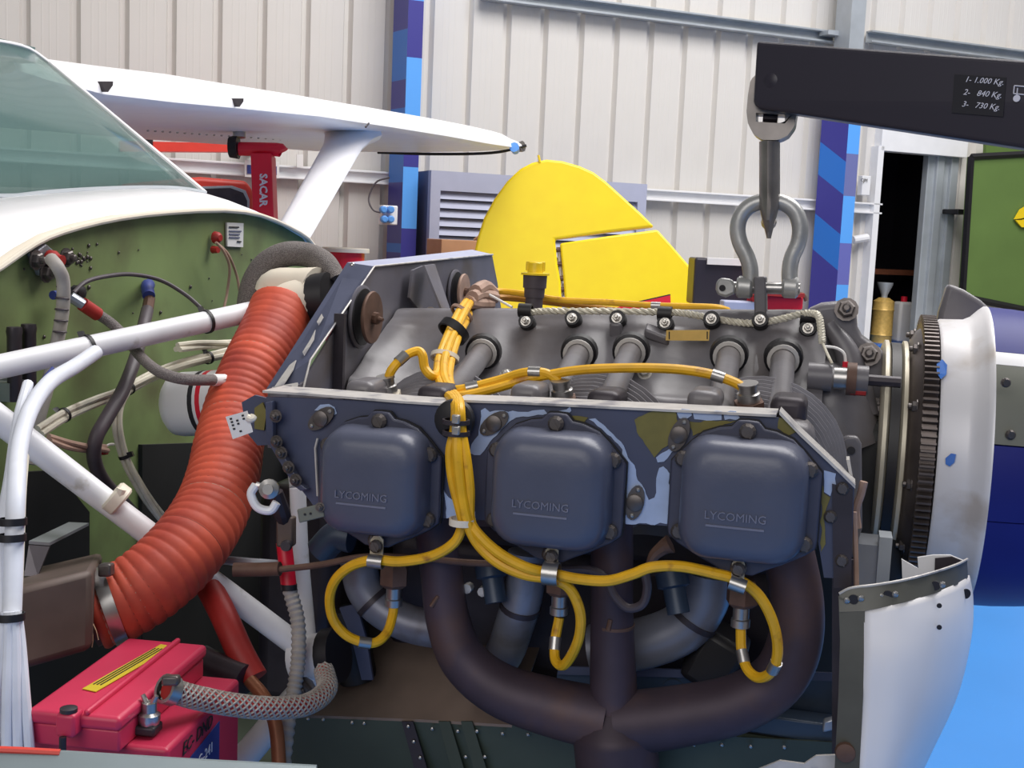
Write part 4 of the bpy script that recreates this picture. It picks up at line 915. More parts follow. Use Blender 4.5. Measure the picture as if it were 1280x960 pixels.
# top spark plugs with ferrules
for k, (x, y) in enumerate(((484, 489), (703, 494), (936, 499))):
    sp = thing('spark_plug', ('left', 'middle', 'right')[k]+' upper spark plug with steel ferrule behind the baffle lip', 'spark plug', 'upper spark plugs')
    q = P(x, y, -.30); ax = V((-.1, -.25, 1)).normalized()
    MB().lathe(q-ax*.05, ax, [(0, .012), (.03, .012), (.032, .0145), (.048, .0145)], 6).build('hex_body', RUST if k else BEIGE, sp)
    MB().lathe(q, ax, [(-.006, .0095), (.0, .0108), (.006, .0108), (.007, .0088), (.013, .0088), (.0135, .0098), (.016, .0098), (.016, .0065)], 16).build('ferrule', STEEL, sp)
for k, (x, y) in enumerate(((492, 745), (699, 755), (926, 770))):
    sp = thing('spark_plug', ('left', 'middle', 'right')[k]+' lower spark plug pointing down below the valve covers', 'spark plug', 'lower spark plugs')
    q = P(x, y, -.335); 
    MB().lathe(q+Z*.035, -Z, [(0, .011), (.006, .015), (.022, .015), (.026, .010)], 6).build('hex_body', RUST, sp)
    MB().lathe(q+Z*.012, -Z, [(0, .0075), (.014, .0075), (.015, .0088), (.022, .0088), (.023, .006)], 12).build('ferrule', STEEL, sp)
# nose case
MB().lathe((.15, 0, ZC), X_, [(0, .128), (.05, .122), (.09, .105), (.115, .085), (.118, .05)], 36).build('nose_case', GREY, en)
nose = [(1000, 398), (1012, 386), (1026, 380), (1044, 378), (1058, 377), (1067, 382), (1071, 394), (1072, 410), (1078, 421), (1092, 431), (1104, 440), (1110, 452), (1113, 500), (1115, 560), (1060, 570), (1000, 560), (985, 470)]
MB().plate(PP(nose, -.045), V((0, .05, 0))).build('front_flange', GREY, en, bevel=.007, seg=3)
MB().tube(PP([(1000, 470), (1030, 500), (1050, 560)], -.06), [.03, .045, .05], 16).build('front_casting', GREY, en)
MB().tube([P(1035, 405, -.05), P(1060, 445, -.055), P(1075, 520, -.06)], [.008, .014, .022], 12).build('casting_rib', GREY, en)
for x, y in ((1058, 387), (1086, 443), (1098, 512)): inst(BM_BOLT, 'case_bolt', P(x, y, -.05), toward((0, -1, .2)), en, scale=1.15)
# oil plug/prop governor stub on the nose
q = P(1010, 470, -.11); MB().lathe(q, X_, [(0, .015), (.025, .015)], 18).build('governor_stub', GREY, en)
MB().lathe(q+X_*.027, X_, [(0, .012), (.014, .012)], 14).build('stub_shaft', STEEL, en)
MB().lathe(q+X_*.040, X_, [(0, .0175), (.010, .0175)], 18).build('rusty_gasket', RUST, en)
MB().lathe(q+X_*.050, X_, [(0, .015), (.012, .015)], 18).build('stub_cap', GREY, en)
MB().tube([q+X_*.06, q+X_*.095], .006, 8, 1).build('stub_bolt', DARKM, en)
MB().lathe(P(1063, 488, -.115), X_, [(0, .005), (.016, .005)], 8).build('red_plug', DARKRED, en)
# lug with hole on the cylinder side
lg = MB().plate(PP([(1048, 552), (1058, 545), (1072, 546), (1077, 556), (1078, 660), (1066, 700), (1050, 660)], -.21), V((0, .012, 0))).build('lifting_lug', GREY, en, bevel=.003)
q = P(1064, 563, -.212); MB().lathe(q, (0, -1, 0), [(0, R(5, q)), (.0015, R(5, q))], 16).build('lug_hole', BLACK, lg)
MB().box(P(1092, 640, -.03), X_, Y_, Z, .075, .12, .22).build('alternator', SHADEBLK, en, bevel=.02, seg=3)
# sump and lower castings (dark, under the crankcase)
MB().box((-.02, 0, ZC-.20), X_, Y_, Z, .46, .30, .16).build('oil_sump', DARKM, en, bevel=.02, seg=3)
MB().box((-.02, 0, ZC-.06), X_, Y_, Z, .50, .29, .16).build('lower_crankcase', DARKM, en, bevel=.02, seg=3)
q = P(895, 820, -.22); MB().box(q, (1, 0, -.5), Y_, (.5, 0, 1), .05, .06, .06).build('fuel_injector_body', BLACK, en, bevel=.008)
# intake pipes
for pts, r_, m in ((PP([(448, 700), (455, 735), (478, 762), (520, 782), (580, 790)], -.25), .020, INTK), ([P(660, 690, -.28), P(655, 735, -.28), P(645, 775, -.27), P(625, 825, -.22), P(590, 850, -.12)], .0205, INTK), (PP([(885, 715), (878, 750), (852, 785), (800, 805), (740, 812)], -.25), .026, INTK)):
    ip = MB().tube(pts, r_, 20).build('intake_pipe', m, en)
    i = crom(pts, 6); MB().lathe(i[9], i[10]-i[9], [(0, r_), (.0, r_*1.06), (.006, r_*1.06), (.006, r_)], 20, caps=False).build('pipe_band', DARKM, ip)
for x, y in ((612, 718), (838, 730)):
    q = P(x, y, -.30); MB().lathe(q+Z*.012, (.3, -.3, -1), [(0, .016), (.014, .016), (.016, .011), (.04, .011)], 14).build('drain_fitting', DBLUE, en)
for x, y in ((587, 733), (606, 737)):
    MB().lathe(P(x, y, -.30), (0, -1, 0), [(0, .005), (.01, .005)], 8).build('primer_nozzle', WORN, en)
# ring gear, pulley and propeller hub
pu = MB().lathe((.286, 0, ZC), X_, [(0, .06), (0, .118), (.003, .124), (.007, .124), (.010, .116), (.020, .116), (.023, .124), (.027, .124), (.030, .116), (.030, .06)], 72).build('alternator_pulley', CREAM, en)
MB().lathe((.296, 0, ZC), X_, [(0, .115), (0, .1215), (.010, .1215), (.010, .115)], 72, caps=False).build('drive_belt', BLACK, pu)
gv = MB(); NT = 124; gx0, gx1 = .326, .341; ringp = []
for i in range(NT):
    for da, rr in ((-.5, RG-.009), (-.24, RG-.009), (-.14, RG), (.14, RG), (.24, RG-.009)):
        a = 2*math.pi*(i+da)/NT; ringp.append((math.sin(a)*rr, math.cos(a)*rr))
sec = [[V((x, u, ZC+v_)) for u, v_ in ringp] for x in (gx0, gx1)]
inn = [[V((x, u*.86, ZC+v_*.86)) for u, v_ in ringp] for x in (gx1, gx0)]
gv.loft(sec+inn+[sec[0]], True, False)
rg = gv.build('starter_ring_gear', GEAR, en, smooth=False)
MB().lathe((.312, 0, ZC), X_, [(0, .05), (.0, .118), (.010, .136), (.016, .141), (.024, .141), (.024, .05)], 60).build('gear_support', GEAR, rg)
for k in range(10):
    a = 2*math.pi*(k+.3)/10; inst(BM_BOLT, 'bolt', (.322, math.sin(a)*.130, ZC+math.cos(a)*.132), toward((-1, 0, 0)), rg, scale=.7)
sp = thing('propeller', 'propeller hub with worn white backplate drum and navy blue spinner shell', 'propeller')
MB().lathe((.343, 0, ZC), X_, [(0, .10), (0, .149), (.003, .151), (.028, .152), (.036, .156), (.044, .164), (.049, .168), (.051, .168), (.051, .10)], 96).build('backplate_drum', BRUSHW, sp, ang=50)
def arc_shell(name, m, a0, a1, x0, x1, r0, r1, th=.004):
    n = max(4, int((a1-a0)/3)); A = []; Bq = []
    out = MB(); secs = []
    for i in range(n+1):
        a = math.radians(a0+(a1-a0)*i/n); s_, c_ = math.sin(a), math.cos(a); row = []
        for j in range(9):
            t = j/8; x = x0+(x1-x0)*t; r_ = r0+(r1-r0)*t**1.6; row.append(V((x, -s_*r_, ZC+c_*r_)))
        for j in range(8, -1, -1):
            t = j/8; x = x0+(x1-x0)*t; r_ = r0+(r1-r0)*t**1.6-th; row.append(V((x, -s_*r_, ZC+c_*r_)))
        secs.append(row)
    return out.loft(secs).build(name, m, sp, ang=40)
arc_shell('spinner_shell', NAVY, -170, 41, .394, .60, .1675, .13)
arc_shell('white_flash', WHITE, 41.2, 47, .394, .60, .1675, .13)
arc_shell('primer_panel', GREYG, 47.2, 77, .394, .60, .1675, .13)
arc_shell('spinner_shell', NAVY, 77.5, 104, .394, .60, .168, .13)
arc_shell('spinner_shell', MATS['navy_blue_spinner'], 104.5, 189, .394, .60, .1675, .13)
for x, y in ((1262, 543), (1250, 667), (1256, 478)):
    q = P(x, y, -.16 if y < 600 else -.15); inst(BM_SCREW, 'screw', q, toward((.3, -1, 0)), sp, scale=.8)
for l, m in (([(1171, 455), (1178, 449), (1184, 456), (1183, 468), (1176, 474), (1171, 466)], MBLUE), ([(1182, 573), (1189, 567), (1195, 568), (1193, 578), (1187, 583), (1182, 580)], MBLUE)):
    pts = []
    for x, y in l:
        r_ = ray(x, y); o_ = CAM-V((0, 0, ZC)); a_ = r_.y**2+r_.z**2; b_ = 2*(o_.y*r_.y+o_.z*r_.z); c_ = o_.y**2+o_.z**2-.1545**2
        t = (-b_-math.sqrt(max(0, b_*b_-4*a_*c_)))/(2*a_); pts.append(CAM+r_*t)
    MB().plate(pts, V((0, .002, 0))).build('paint_chip', m, sp, smooth=False)
pb = (MB().plate(PP([(1168, 425), (1174, 390), (1185, 354), (1205, 362), (1226, 375), (1245, 392), (1245, 425)], .12), V((0, .03, 0))).build('propeller_blade', GREY, sp, bevel=.006))
# ================================================================ BAFFLES
bf = thing('engine_baffle', 'blue grey sheet metal engine baffle with chipped paint around valve covers', 'baffle')
YB = -.392
side = [(333, 496), (440, 500), (556, 507), (566, 502), (700, 508), (800, 513), (972, 522), (986, 526), (1030, 572), (1068, 610), (1066, 660), (1063, 724), (1030, 722), (1020, 660), (845, 658), (780, 654), (600, 650), (398, 640), (372, 606), (337, 548)]
MB().plate(PP(side, YB), V((0, .003, 0))).build('side_panel', BAFF, bf, smooth=False)
lipA = [(328, 491), (376, 494), (440, 499), (500, 504), (556, 507.5), (566, 502.5), (640, 505), (800, 513), (970, 521.5)]
A = [P(x, y, YB-.004) for x, y in lipA]; B_ = [q+V((0, .042, .0)) for q in A]
MB().strip(A, B_, V((0, 0, .0022))).build('top_lip', WORN, bf, smooth=False)
dl = [(974, 518), (1000, 545), (1035, 578), (1069, 611)]
A = [P(x, y, YB-.006) for x, y in dl]; B_ = [q+V((0, .03, 0)) for q in A]
MB().strip(A, B_, V((0, 0, .003))).build('diagonal_lip', WORN, bf, smooth=False)
MB().plate(PP([(1058, 575), (1062, 575), (1067, 605), (1064, 605)], -.37), V((0, .02, 0))).build('bent_tab', WORN, bf, smooth=False)
le = [(336, 502), (337, 548), (372, 606), (380, 612)]
A = [P(x, y, YB-.003) for x, y in le]; B_ = [P(x+9, y-2, YB-.003) for x, y in le]
MB().strip(A, B_, V((0, -.008, 0))).build('left_stiffener', BAFF, bf, smooth=False, bevel=.001)
for x, y in ((345, 520), (346, 552), (352, 566), (361, 584), (370, 600)): inst(BM_BOLT, 'rivet', P(x, y, YB-.011), toward((0, -1, 0)), bf, scale=.55)
MB().tube(PP([(397, 620), (394, 560), (397, 548)], YB-.004), .0012, 6, 1).build('edge_wire', WORN, bf)
MB().plate([P(x, y, -.385) for x, y in ((302, 503), (318, 494), (334, 498), (337, 556), (322, 557), (308, 540))], V((0, .004, 0))).build('corner_flap', BAFF, bf, smooth=False)
MB().plate([P(x, y, -.388) for x, y in ((318, 510), (328, 503), (333, 515), (330, 538), (318, 536))], V((0, .002, 0))).build('bare_patch', OLIVE, bf, smooth=False)
# bare patches of primer where paint came off
pat = [(PRIMER, [(393, 513), (400, 506), (411, 505), (418, 509), (421, 517), (414, 521), (405, 512)]),
       (PRIMER, [(601, 513), (606, 510), (612, 515), (628, 513), (660, 515), (680, 512), (684, 517), (660, 521), (645, 522), (632, 532), (612, 553), (600, 569), (587, 566), (589, 556), (598, 544), (600, 530)]),
       (PRIMER, [(697, 514), (708, 512), (713, 508), (714, 514), (708, 518), (697, 517)]),
       (PRIMER, [(736, 524), (744, 523), (760, 537), (776, 552), (785, 572), (795, 588), (797, 600), (806, 612), (811, 625), (818, 622), (820, 606), (824, 585), (829, 583), (837, 592), (837, 655), (782, 655), (781, 600), (778, 562), (764, 546)]),
       (PRIMER, [(820, 572), (838, 560), (853, 549), (846, 560), (830, 577), (822, 578)]),
       (PRIMER, [(846, 516), (852, 511), (862, 512), (865, 519), (858, 524), (849, 523)]),
       (PRIMER, [(866, 516), (885, 515), (902, 514), (902, 525), (885, 526), (868, 524)]),
       (PRIMER, [(904, 516), (920, 514), (925, 523), (906, 525)]),
       (OLIVE, [(793, 525), (810, 516), (842, 512), (846, 524), (850, 535), (840, 552), (818, 572), (806, 555), (796, 540)]),
       (OLIVE, [(700, 519), (735, 522), (730, 528), (708, 524)]),
       (OLIVE, [(862, 527), (920, 526), (900, 533), (878, 540), (866, 545)]),
       (OLIVE, [(974, 522), (988, 528), (995, 540), (985, 545), (972, 535)]),
       (PRIMER, [(553, 606), (561, 622), (575, 628), (594, 640), (594, 648), (558, 648)]),
       (PRIMER, [(1030, 588), (1045, 592), (1045, 606), (1038, 620), (1030, 615)]),
       (OLIVE, [(1027, 590), (1030, 617), (1038, 622), (1030, 650), (1032, 680), (1026, 690)])]
def ragged(l):
    o = []
    for i, (x, y) in enumerate(l):
        x2, y2 = l[(i+1) % len(l)]; n = max(1, int(math.hypot(x2-x, y2-y)/6))
        for k in range(n):
            t = k/n; j = 0 if k == 0 else 1.6; o.append((x+(x2-x)*t+random.uniform(-j, j), y+(y2-y)*t+random.uniform(-j, j)))
    return o
pat = [(m_, ragged(l_)) for m_, l_ in pat]
for m, l in pat: MB().plate(PP(l, YB-.0012), V((0, .001, 0))).build('bare_patch', m, bf, smooth=False)
# quarter-turn fasteners
for x, y, a in ((402, 523, 40), (618, 529, 40), (794, 628, 80), (849, 543, 70)):
    q = P(x, y, YB-.002); u = V((math.cos(math.radians(a)), 0, math.sin(math.radians(a)))); v_ = V((-u.z, 0, u.x))
    pl = [q+u*(.016*math.cos(t))+v_*(.008*math.sin(t)) for t in [2*math.pi*i/16 for i in range(16)]]
    fs = MB().plate(pl, V((0, -.002, 0))).build('fastener_plate', BOLT, bf, smooth=False)
    MB().lathe(q, (0, -1, 0), [(0, .0075), (.004, .0075), (.005, .005)], 14).build('fastener', BOLT, fs)
    for s_ in (-1, 1): inst(BM_RIVET, 'rivet', q+u*(.012*s_)+V((0, -.002, 0)), toward((0, -1, 0)), fs)
for x, y in ((1038, 645), (1053, 610), (1052, 700)): inst(BM_SCREW, 'screw', P(x, y, YB-.001), toward((0, -1, 0)), bf, scale=.9)
MB().plate(PP([(1040, 605), (1066, 612), (1064, 735), (1042, 735)], YB-.004), V((0, .002, 0))).build('front_strap', DARKM, bf, smooth=False)
MB().plate(PP([(1040, 700), (1068, 700), (1066, 990), (1040, 990)], -.33), V((0, .004, 0))).build('front_lower_panel', DARKM, bf, smooth=False)
MB().tube(PP([(1068, 640), (1070, 700), (1071, 760)], -.38), .0022, 6).build('edge_seal', TAN, bf)
MB().tube(PP([(1080, 602), (1076, 618), (1070, 638), (1072, 660)], -.36), .0035, 8).build('torn_seal', TAN, bf)
# rear baffle
XR = -.30
rear = [(338, 486), (378, 480), (467, 333), (615, 318), (622, 354), (640, 480), (600, 560), (338, 560)]
MB().plate([FX(x, y, XR) for x, y in rear], V((-.003, 0, 0))).build('rear_panel', BAFFIN, bf, smooth=False)
oe = [(333, 486), (357, 449), (434, 328)]; ie = [(379, 486), (388, 450), (468, 333)]
A = [FX(x, y, XR-.035) for x, y in oe]; B_ = [FX(x, y, XR+.001) for x, y in ie]
MB().strip(A, B_, V((0, .002, -.001))).build('rear_flange', BAFF, bf, smooth=False)
for l in ([(352, 470), (362, 456), (370, 450), (366, 462), (352, 484), (340, 488)], [(378, 440), (388, 424), (394, 412), (392, 424), (380, 444)], [(396, 402), (402, 392), (404, 396), (398, 406)], [(340, 484), (372, 478), (371, 488), (338, 490)]):
    nn = (B_[1]-A[1]).cross(A[2]-A[1]).normalized(); nn = nn if nn.dot(FWD) < 0 else -nn
    MB().plate([onp(x, y, A[1]+nn*.003, nn) for x, y in l], -nn*.001).build('bare_patch', WORN, bf, smooth=False)
A = [FX(434, 328, XR-.035), FX(500, 322, XR-.03), FX(590, 312, XR-.028)]; B_ = [FX(468, 333, XR), FX(530, 327, XR), FX(616, 318, XR)]
MB().strip(A, B_, V((0, 0, -.002))).build('rear_top_flange', LAV, bf, smooth=False)
MB().tube([FX(379, 486, XR+.002), FX(388, 450, XR+.002), FX(468, 333, XR+.002), FX(616, 318, XR+.002)], .0012, 6, 1).build('flange_edge', WORN, bf)
inst(BM_RIVET, 'rivet', FX(441, 334, XR-.02)+V((0, -.002, .003)), toward((0, -1, 1)), bf, scale=1.4)
MB().box(FX(424, 440, XR+.006), Y_, X_, Z, .006, .012, .085).build('seam_strip', DARKM, bf, smooth=False)
for (x, y, r_) in ((451, 396, .033), (568, 364, .028)):
    q = FX(x, y, XR+.002); MB().lathe(q, X_, [(0, r_*1.12), (.002, r_*1.12), (.003, r_*1.05)], 32).build('inlet_flange', BAFFIN, bf)
    MB().lathe(q, X_, [(0, r_), (.0045, r_)], 32).build('inlet_hole', BLACK, bf)
    dsk = MB().lathe(q+X_*.012, X_, [(0, r_*.9), (.002, r_*.93), (.004, r_*.9), (.0045, r_*.3)], 32).build('damper_disc', RUST if x < 500 else TAN, bf)
    MB().lathe(q+X_*.014, (1, -.3, -.1), [(0, .007), (.009, .007), (.010, .003), (.016, .002)], 10).build('disc_hub', RUST, dsk)
MB().strip([FX(528, 332, XR+.02), FX(552, 392, XR+.05)], [FX(541, 330, XR+.02), FX(560, 386, XR+.05)], V((.003, 0, 0))).build('brace', BAFFIN, bf, smooth=False)
MB().plate([FX(x, y, XR+.012) for x, y in ((512, 372), (516, 338), (530, 332), (550, 392), (548, 398), (530, 395))], V((-.003, 0, 0))).build('brace_gusset', BAFFIN, bf, smooth=False)
for x, y in ((538, 393), (602, 396)): inst(BM_NUT, 'nut', FX(x, y, XR+.07 if x > 600 else XR+.02), toward((1, -.8, .2)), bf)
# far side panel closes the plenum
MB().plate([V((-.30, .40, ZC-.1)), V((.24, .40, ZC-.1)), V((.24, .40, ZC+.06)), V((-.30, .40, ZC+.09))], V((0, .003, 0))).build('far_panel', BAFF, bf, smooth=False)
# ================================================================ EXHAUST
exh = thing('exhaust_manifold', 'brown purple exhaust pipes merging into one collector under the engine', 'exhaust')
def ex_pipe(l, Y, r_, name='exhaust_pipe'): return MB().tube([P(x, y, Y if len(q) < 3 else q[2]) for q in l for x, y in [q[:2]]], r_, 22).build(name, EXH, exh)
ex_pipe([(541, 632), (545, 670), (552, 720), (560, 775), (580, 825), (625, 862), (690, 884), (760, 900)], -.315, [.0205, .0205, .022, .0245, .028, .031])
ex_pipe([(764, 640), (765, 690), (765, 760), (766, 830), (768, 900)], -.315, [.0205, .0205, .024])
ex_pipe([(975, 650), (985, 690), (996, 750), (993, 805), (970, 850), (920, 880), (850, 895), (775, 905)], -.315, [.024, .024, .025, .0265, .0285, .031])
ex_pipe([(767, 885), (768, 915), (772, 960), (774, 1030)], -.315, [.024, .041, .041, .038], 'collector')
for x, y in ((548, 745), (763, 775)):
    q = P(x, y, -.335); MB().tube([q, P(x-9 if x < 600 else x-3, y+13, -.337)], .0025, 8).build('clamp_bolt', RUST, exh)
q = P(766, 782, -.315); MB().lathe(q, Z, [(0, .0198), (0, .0212), (.003, .0212), (.003, .0198)], 22, caps=False).build('pipe_joint', RUST, exh)
q = P(766, 842, -.315); MB().lathe(q, Z, [(0, .0198), (0, .0217), (.003, .0217), (.003, .0198)], 22, caps=False).build('pipe_joint', RUST, exh)
# ================================================================ LOWER COWL
lc2 = thing('lower_cowling', 'riveted dark green lower cowl tray beneath the exhaust', 'cowling')
zA = [(340, 893), (420, 895), (520, 899), (640, 906), (760, 914), (900, 920), (1044, 928)]
A = PP(zA, -.26); B_ = [V((q.x, -.10, q.z+.07)) for q in A]
MB().strip(A[:4], B_[:4], V((0, 0, -.003))).build('shelf', SHELFM, lc2)
C_ = [q+V((0, .02, -.16)) for q in A]
MB().strip(A, C_, V((0, .003, 0))).build('front_skin', DGREEN, lc2, smooth=False)
for x0 in (520, 566, 594):
    MB().plate([P(x0-20, 900, -.3725), P(x0-2, 900, -.3725), P(x0+22, 975, -.372), P(x0+2, 975, -.372)] if 0 else PP([(x0-18, 902), (x0-4, 902), (x0+18, 975), (x0+2, 975)], -.2635), V((0, .002, 0))).build('doubler', DARKM if x0 == 520 else DGREEN, lc2, smooth=False)
for x, y in ((385, 898), (404, 899), (440, 903), (455, 904), (510, 908), (540, 911), (572, 914), (596, 914), (628, 917), (517, 927), (525, 947), (582, 946), (606, 946), (660, 918), (690, 921), (867, 931), (902, 931), (938, 933), (980, 934)):
    inst(BM_RIVET, 'rivet', P(x, y, -.2645), toward((0, -1, 0)), lc2)
MB().box((-.16, .38, ZC-.36), X_, Y_, Z, .98, .004, .50).build('far_skin', SHADEBLK, lc2, smooth=False)  # far side coloured near-black, its shade is in the colour
MB().box((-.2, 0, ZC-.52), X_, Y_, Z, .86, .76, .004).build('bottom_skin', DGREEN, lc2, smooth=False)
tr = thing('teal_tray', 'dark teal sheet tray seen behind the exhaust pipes', 'tray')
MB().plate(PP([(697, 838), (1040, 842), (1040, 900), (690, 900)], -.22), V((0, .003, 0))).build('web', DBLUE, tr, smooth=False)
MB().strip(PP([(700, 832), (860, 836), (1040, 840)], -.225), PP([(697, 842), (860, 846), (1040, 850)], -.225), V((0, -.003, 0))).build('flange', BAFF, tr, smooth=False)
for x in (760, 842, 905): MB().lathe(P(x, 863, -.221), (0, -1, 0), [(0, .012), (.001, .012)], 20).build('lightening_dimple', DBLUE, tr)
lw = thing('lower_front_bracket', 'small teal bracket with silver end at bottom right of the exhaust', 'bracket')
MB().box(P(995, 905, -.24), X_, Y_, Z, .09, .03, .02).build('bar', DBLUE, lw, bevel=.002)
MB().box(P(1036, 905, -.26), (1, 0, .4), Y_, Z, .012, .01, .012).build('clip', ALU, lw, bevel=.002)
tag(MB().plate(PP([(940, 965), (975, 951), (1005, 955), (1020, 945), (1044, 944), (1044, 1000), (940, 1000)], -.39), V((0, .003, 0))).build('torn_liner', WORN, smooth=False), 'pale torn liner edge at the bottom beside the white nose cowl', 'liner')
# black curtain of lower rear engine: accessory case, oil hoses
MB().box((-.34, -.05, ZC-.2), X_, Y_, Z, .10, .32, .26).build('accessory_case', DARKM, en, bevel=.02, seg=3)
MB().tube(PP([(432, 760), (440, 810), (448, 850)], -.2), .022, 16).build('starter_body', BLACK, en)
MB().strip(PP([(424, 760), (440, 800), (452, 850)], -.24), PP([(445, 755), (458, 800), (466, 850)], -.24), V((0, .004, 0))).build('cooler_strap', BAFF, en)
MB().tube(PP([(400, 690), (420, 670), (440, 672)], -.3), .016, 14).build('oil_drain_boss', DBLUE, en)
# ================================================================ IGNITION LEADS
def lead(l, r_, label, clips=(), m=YEL, group='yellow ignition leads'):
    t = thing('ignition_lead', label, 'ignition lead', group); pts = [P(*q) for q in l]
    MB().tube(pts, r_, 10).build('cable', m, t); q = crom(pts, 6)
    for u in clips:
        i = min(len(q)-2, int(u*len(q))); ax = (q[i+1]-q[i]).normalized()
        MB().lathe(q[i]-ax*.006, ax, [(0, r_), (0, r_*1.18), (.012, r_*1.18), (.012, r_)], 12, caps=False).build('clip', STEEL, t)
    return t
LR = .0048
lead([(606, 372, .05), (590, 372, .0), (577, 385, -.06), (566, 405, -.12), (556, 428, -.18), (549, 448, -.22), (546, 466, -.26), (540, 470, -.28), (531, 460, -.28), (528, 444, -.28), (521, 439, -.28), (505, 446, -.29), (490, 462, -.3), (484, 478, -.3)], LR, 'yellow lead curving left to the left upper spark plug', (.86,))
lead([(606, 370, .05), (592, 374, .0), (582, 388, -.07), (571, 410, -.13), (561, 432, -.19), (555, 455, -.24), (556, 475, -.28), (566, 487, -.31), (590, 484, -.31), (625, 475, -.3), (655, 466, -.3), (680, 466, -.3), (695, 474, -.3), (702, 484, -.3)], LR, 'yellow lead ending at the middle upper spark plug', (.62, .8))
lead([(606, 374, .05), (588, 376, .0), (576, 392, -.07), (563, 415, -.13), (553, 440, -.19), (549, 465, -.25), (553, 485, -.3), (570, 495, -.32), (610, 488, -.31), (660, 474, -.3), (720, 463, -.3), (780, 460, -.3), (840, 461, -.3), (885, 467, -.3), (918, 478, -.3), (934, 489, -.3)], LR, 'long yellow lead sweeping to the right upper spark plug', (.88,))
lead([(604, 376, .05), (586, 381, .0), (572, 398, -.07), (560, 420, -.14), (551, 445, -.2), (550, 470, -.26), (556, 490, -.31), (567, 500, -.385), (570, 512, -.415), (568, 540, -.418), (563, 565, -.42), (566, 600, -.42), (576, 640, -.42), (578, 655, -.42), (568, 678, -.42), (540, 695, -.42), (500, 702, -.42), (468, 700, -.42), (440, 707, -.415), (420, 724, -.41), (412, 748, -.40), (417, 775, -.39), (436, 796, -.38), (465, 804, -.37), (483, 792, -.355), (491, 768, -.34), (492, 752, -.336)], LR, 'yellow lead looping down left to the left lower spark plug', (.87,))
lead([(605, 378, .05), (588, 384, .0), (578, 398, -.07), (568, 418, -.14), (560, 445, -.2), (557, 470, -.26), (562, 490, -.31), (570, 500, -.385), (573, 512, -.42), (572, 540, -.425), (572, 570, -.43), (576, 610, -.43), (583, 648, -.43), (596, 678, -.425), (622, 703, -.425), (655, 718, -.425), (690, 724, -.42), (712, 736, -.41), (725, 765, -.4), (724, 795, -.39), (714, 820, -.375), (703, 832, -.36), (694, 824, -.35), (694, 800, -.34), (699, 772, -.336)], LR, 'yellow lead in a narrow loop to the middle lower spark plug', (.95,))
lead([(606, 380, .05), (590, 388, .0), (582, 402, -.07), (573, 420, -.14), (565, 445, -.2), (561, 470, -.26), (566, 490, -.31), (573, 500, -.385), (575, 512, -.42), (577, 540, -.422), (583, 575, -.425), (587, 612, -.425), (588, 650, -.425), (602, 672, -.43), (628, 694, -.43), (660, 710, -.43), (690, 717, -.42), (725, 724, -.42), (760, 726, -.42), (790, 718, -.42), (815, 709, -.42), (850, 708, -.415), (890, 716, -.41), (925, 726, -.405), (950, 746, -.4), (967, 780, -.39), (972, 815, -.38), (964, 840, -.37), (948, 847, -.36), (934, 836, -.35), (927, 812, -.34), (926, 786, -.336)], LR, 'longest yellow lead looping right to the right lower spark plug', (.86, .955))
for k, (l, lab) in enumerate((([(592, 368, .02), (620, 364, .1), (660, 368, .1), (700, 375, .1), (760, 378, .1), (820, 382, .1), (890, 384, .1), (910, 388, .12)], 'stained yellow lead running behind the crankcase top above rope'), ([(594, 374, .03), (625, 372, .12), (670, 376, .12), (720, 382, .12), (770, 388, .12)], 'shorter stained yellow lead behind crankcase top near dipstick'))):
    lead(l, .0042, lab, (.7,) if k == 0 else (), YELB if k else YEL)
# straps and grommets on the leads
def strap(x, y, Y, ax, r_, m, label, name='lead_strap', w=.008):
    q = P(x, y, Y); return tag(MB().lathe(q-V(ax).normalized()*w/2, ax, [(0, r_*.9), (0, r_*1.05), (w, r_*1.05), (w, r_*.9)], 18, caps=False).build(name, m), label, 'strap')
strap(567, 414, -.135, (-.4, -.6, -.7), .0175, BLACK, 'black rubber ring round the upper yellow leads', w=.01)
strap(556, 447, -.205, (0, -.6, -1), .015, BEIGE, 'tan tie round upper yellow leads below the black ring', w=.005)
strap(577, 392, -.065, (-.4, -.6, -.7), .0145, TAN, 'tan lacing round the yellow leads near the damper disc', w=.004)
strap(578, 652, -.425, (0, 0, 1), .0115, BEIGE, 'pale tie where lower yellow leads divide under first cover', w=.006)
gm = thing('lead_grommet', 'black grommet with steel clips where yellow leads pass through baffle', 'grommet')
q = P(569, 524, -.402); MB().lathe(q, (0, -1, 0), [(0, .019), (.006, .018), (.009, .012)], 20).build('grommet', BLACK, gm)
for y in (527, 541):
    q = P(570, y, -.42); MB().lathe(q-Z*.002, Z, [(0, .0105), (0, .0125), (.004, .0125), (.004, .0105)], 18, caps=False).build('clip_ring', DARKM, gm)
    MB().box(P(570, y-3, -.434), X_, Y_, Z, .007, .005, .008).build('clip_screw', NUT, gm, bevel=.001)
tp = thing('lead_junction', 'taped tan knot of ignition leads at back of the engine', 'junction')
for l in ([(590, 372, -.02), (600, 368, .02), (618, 372, .06)], [(585, 378, -.03), (598, 380, .01), (612, 380, .05)], [(594, 364, .0), (606, 358, .04), (616, 366, .08)]):
    MB().tube([P(*q) for q in l], .0085, 10).build('taped_lead', TAN, tp)
hose('white_wire', [P(605, 365, .03), P(622, 374, .03), P(640, 384, .02)], .0016, PAPER, 'thin white wire from taped junction to crankcase top', 'wire')
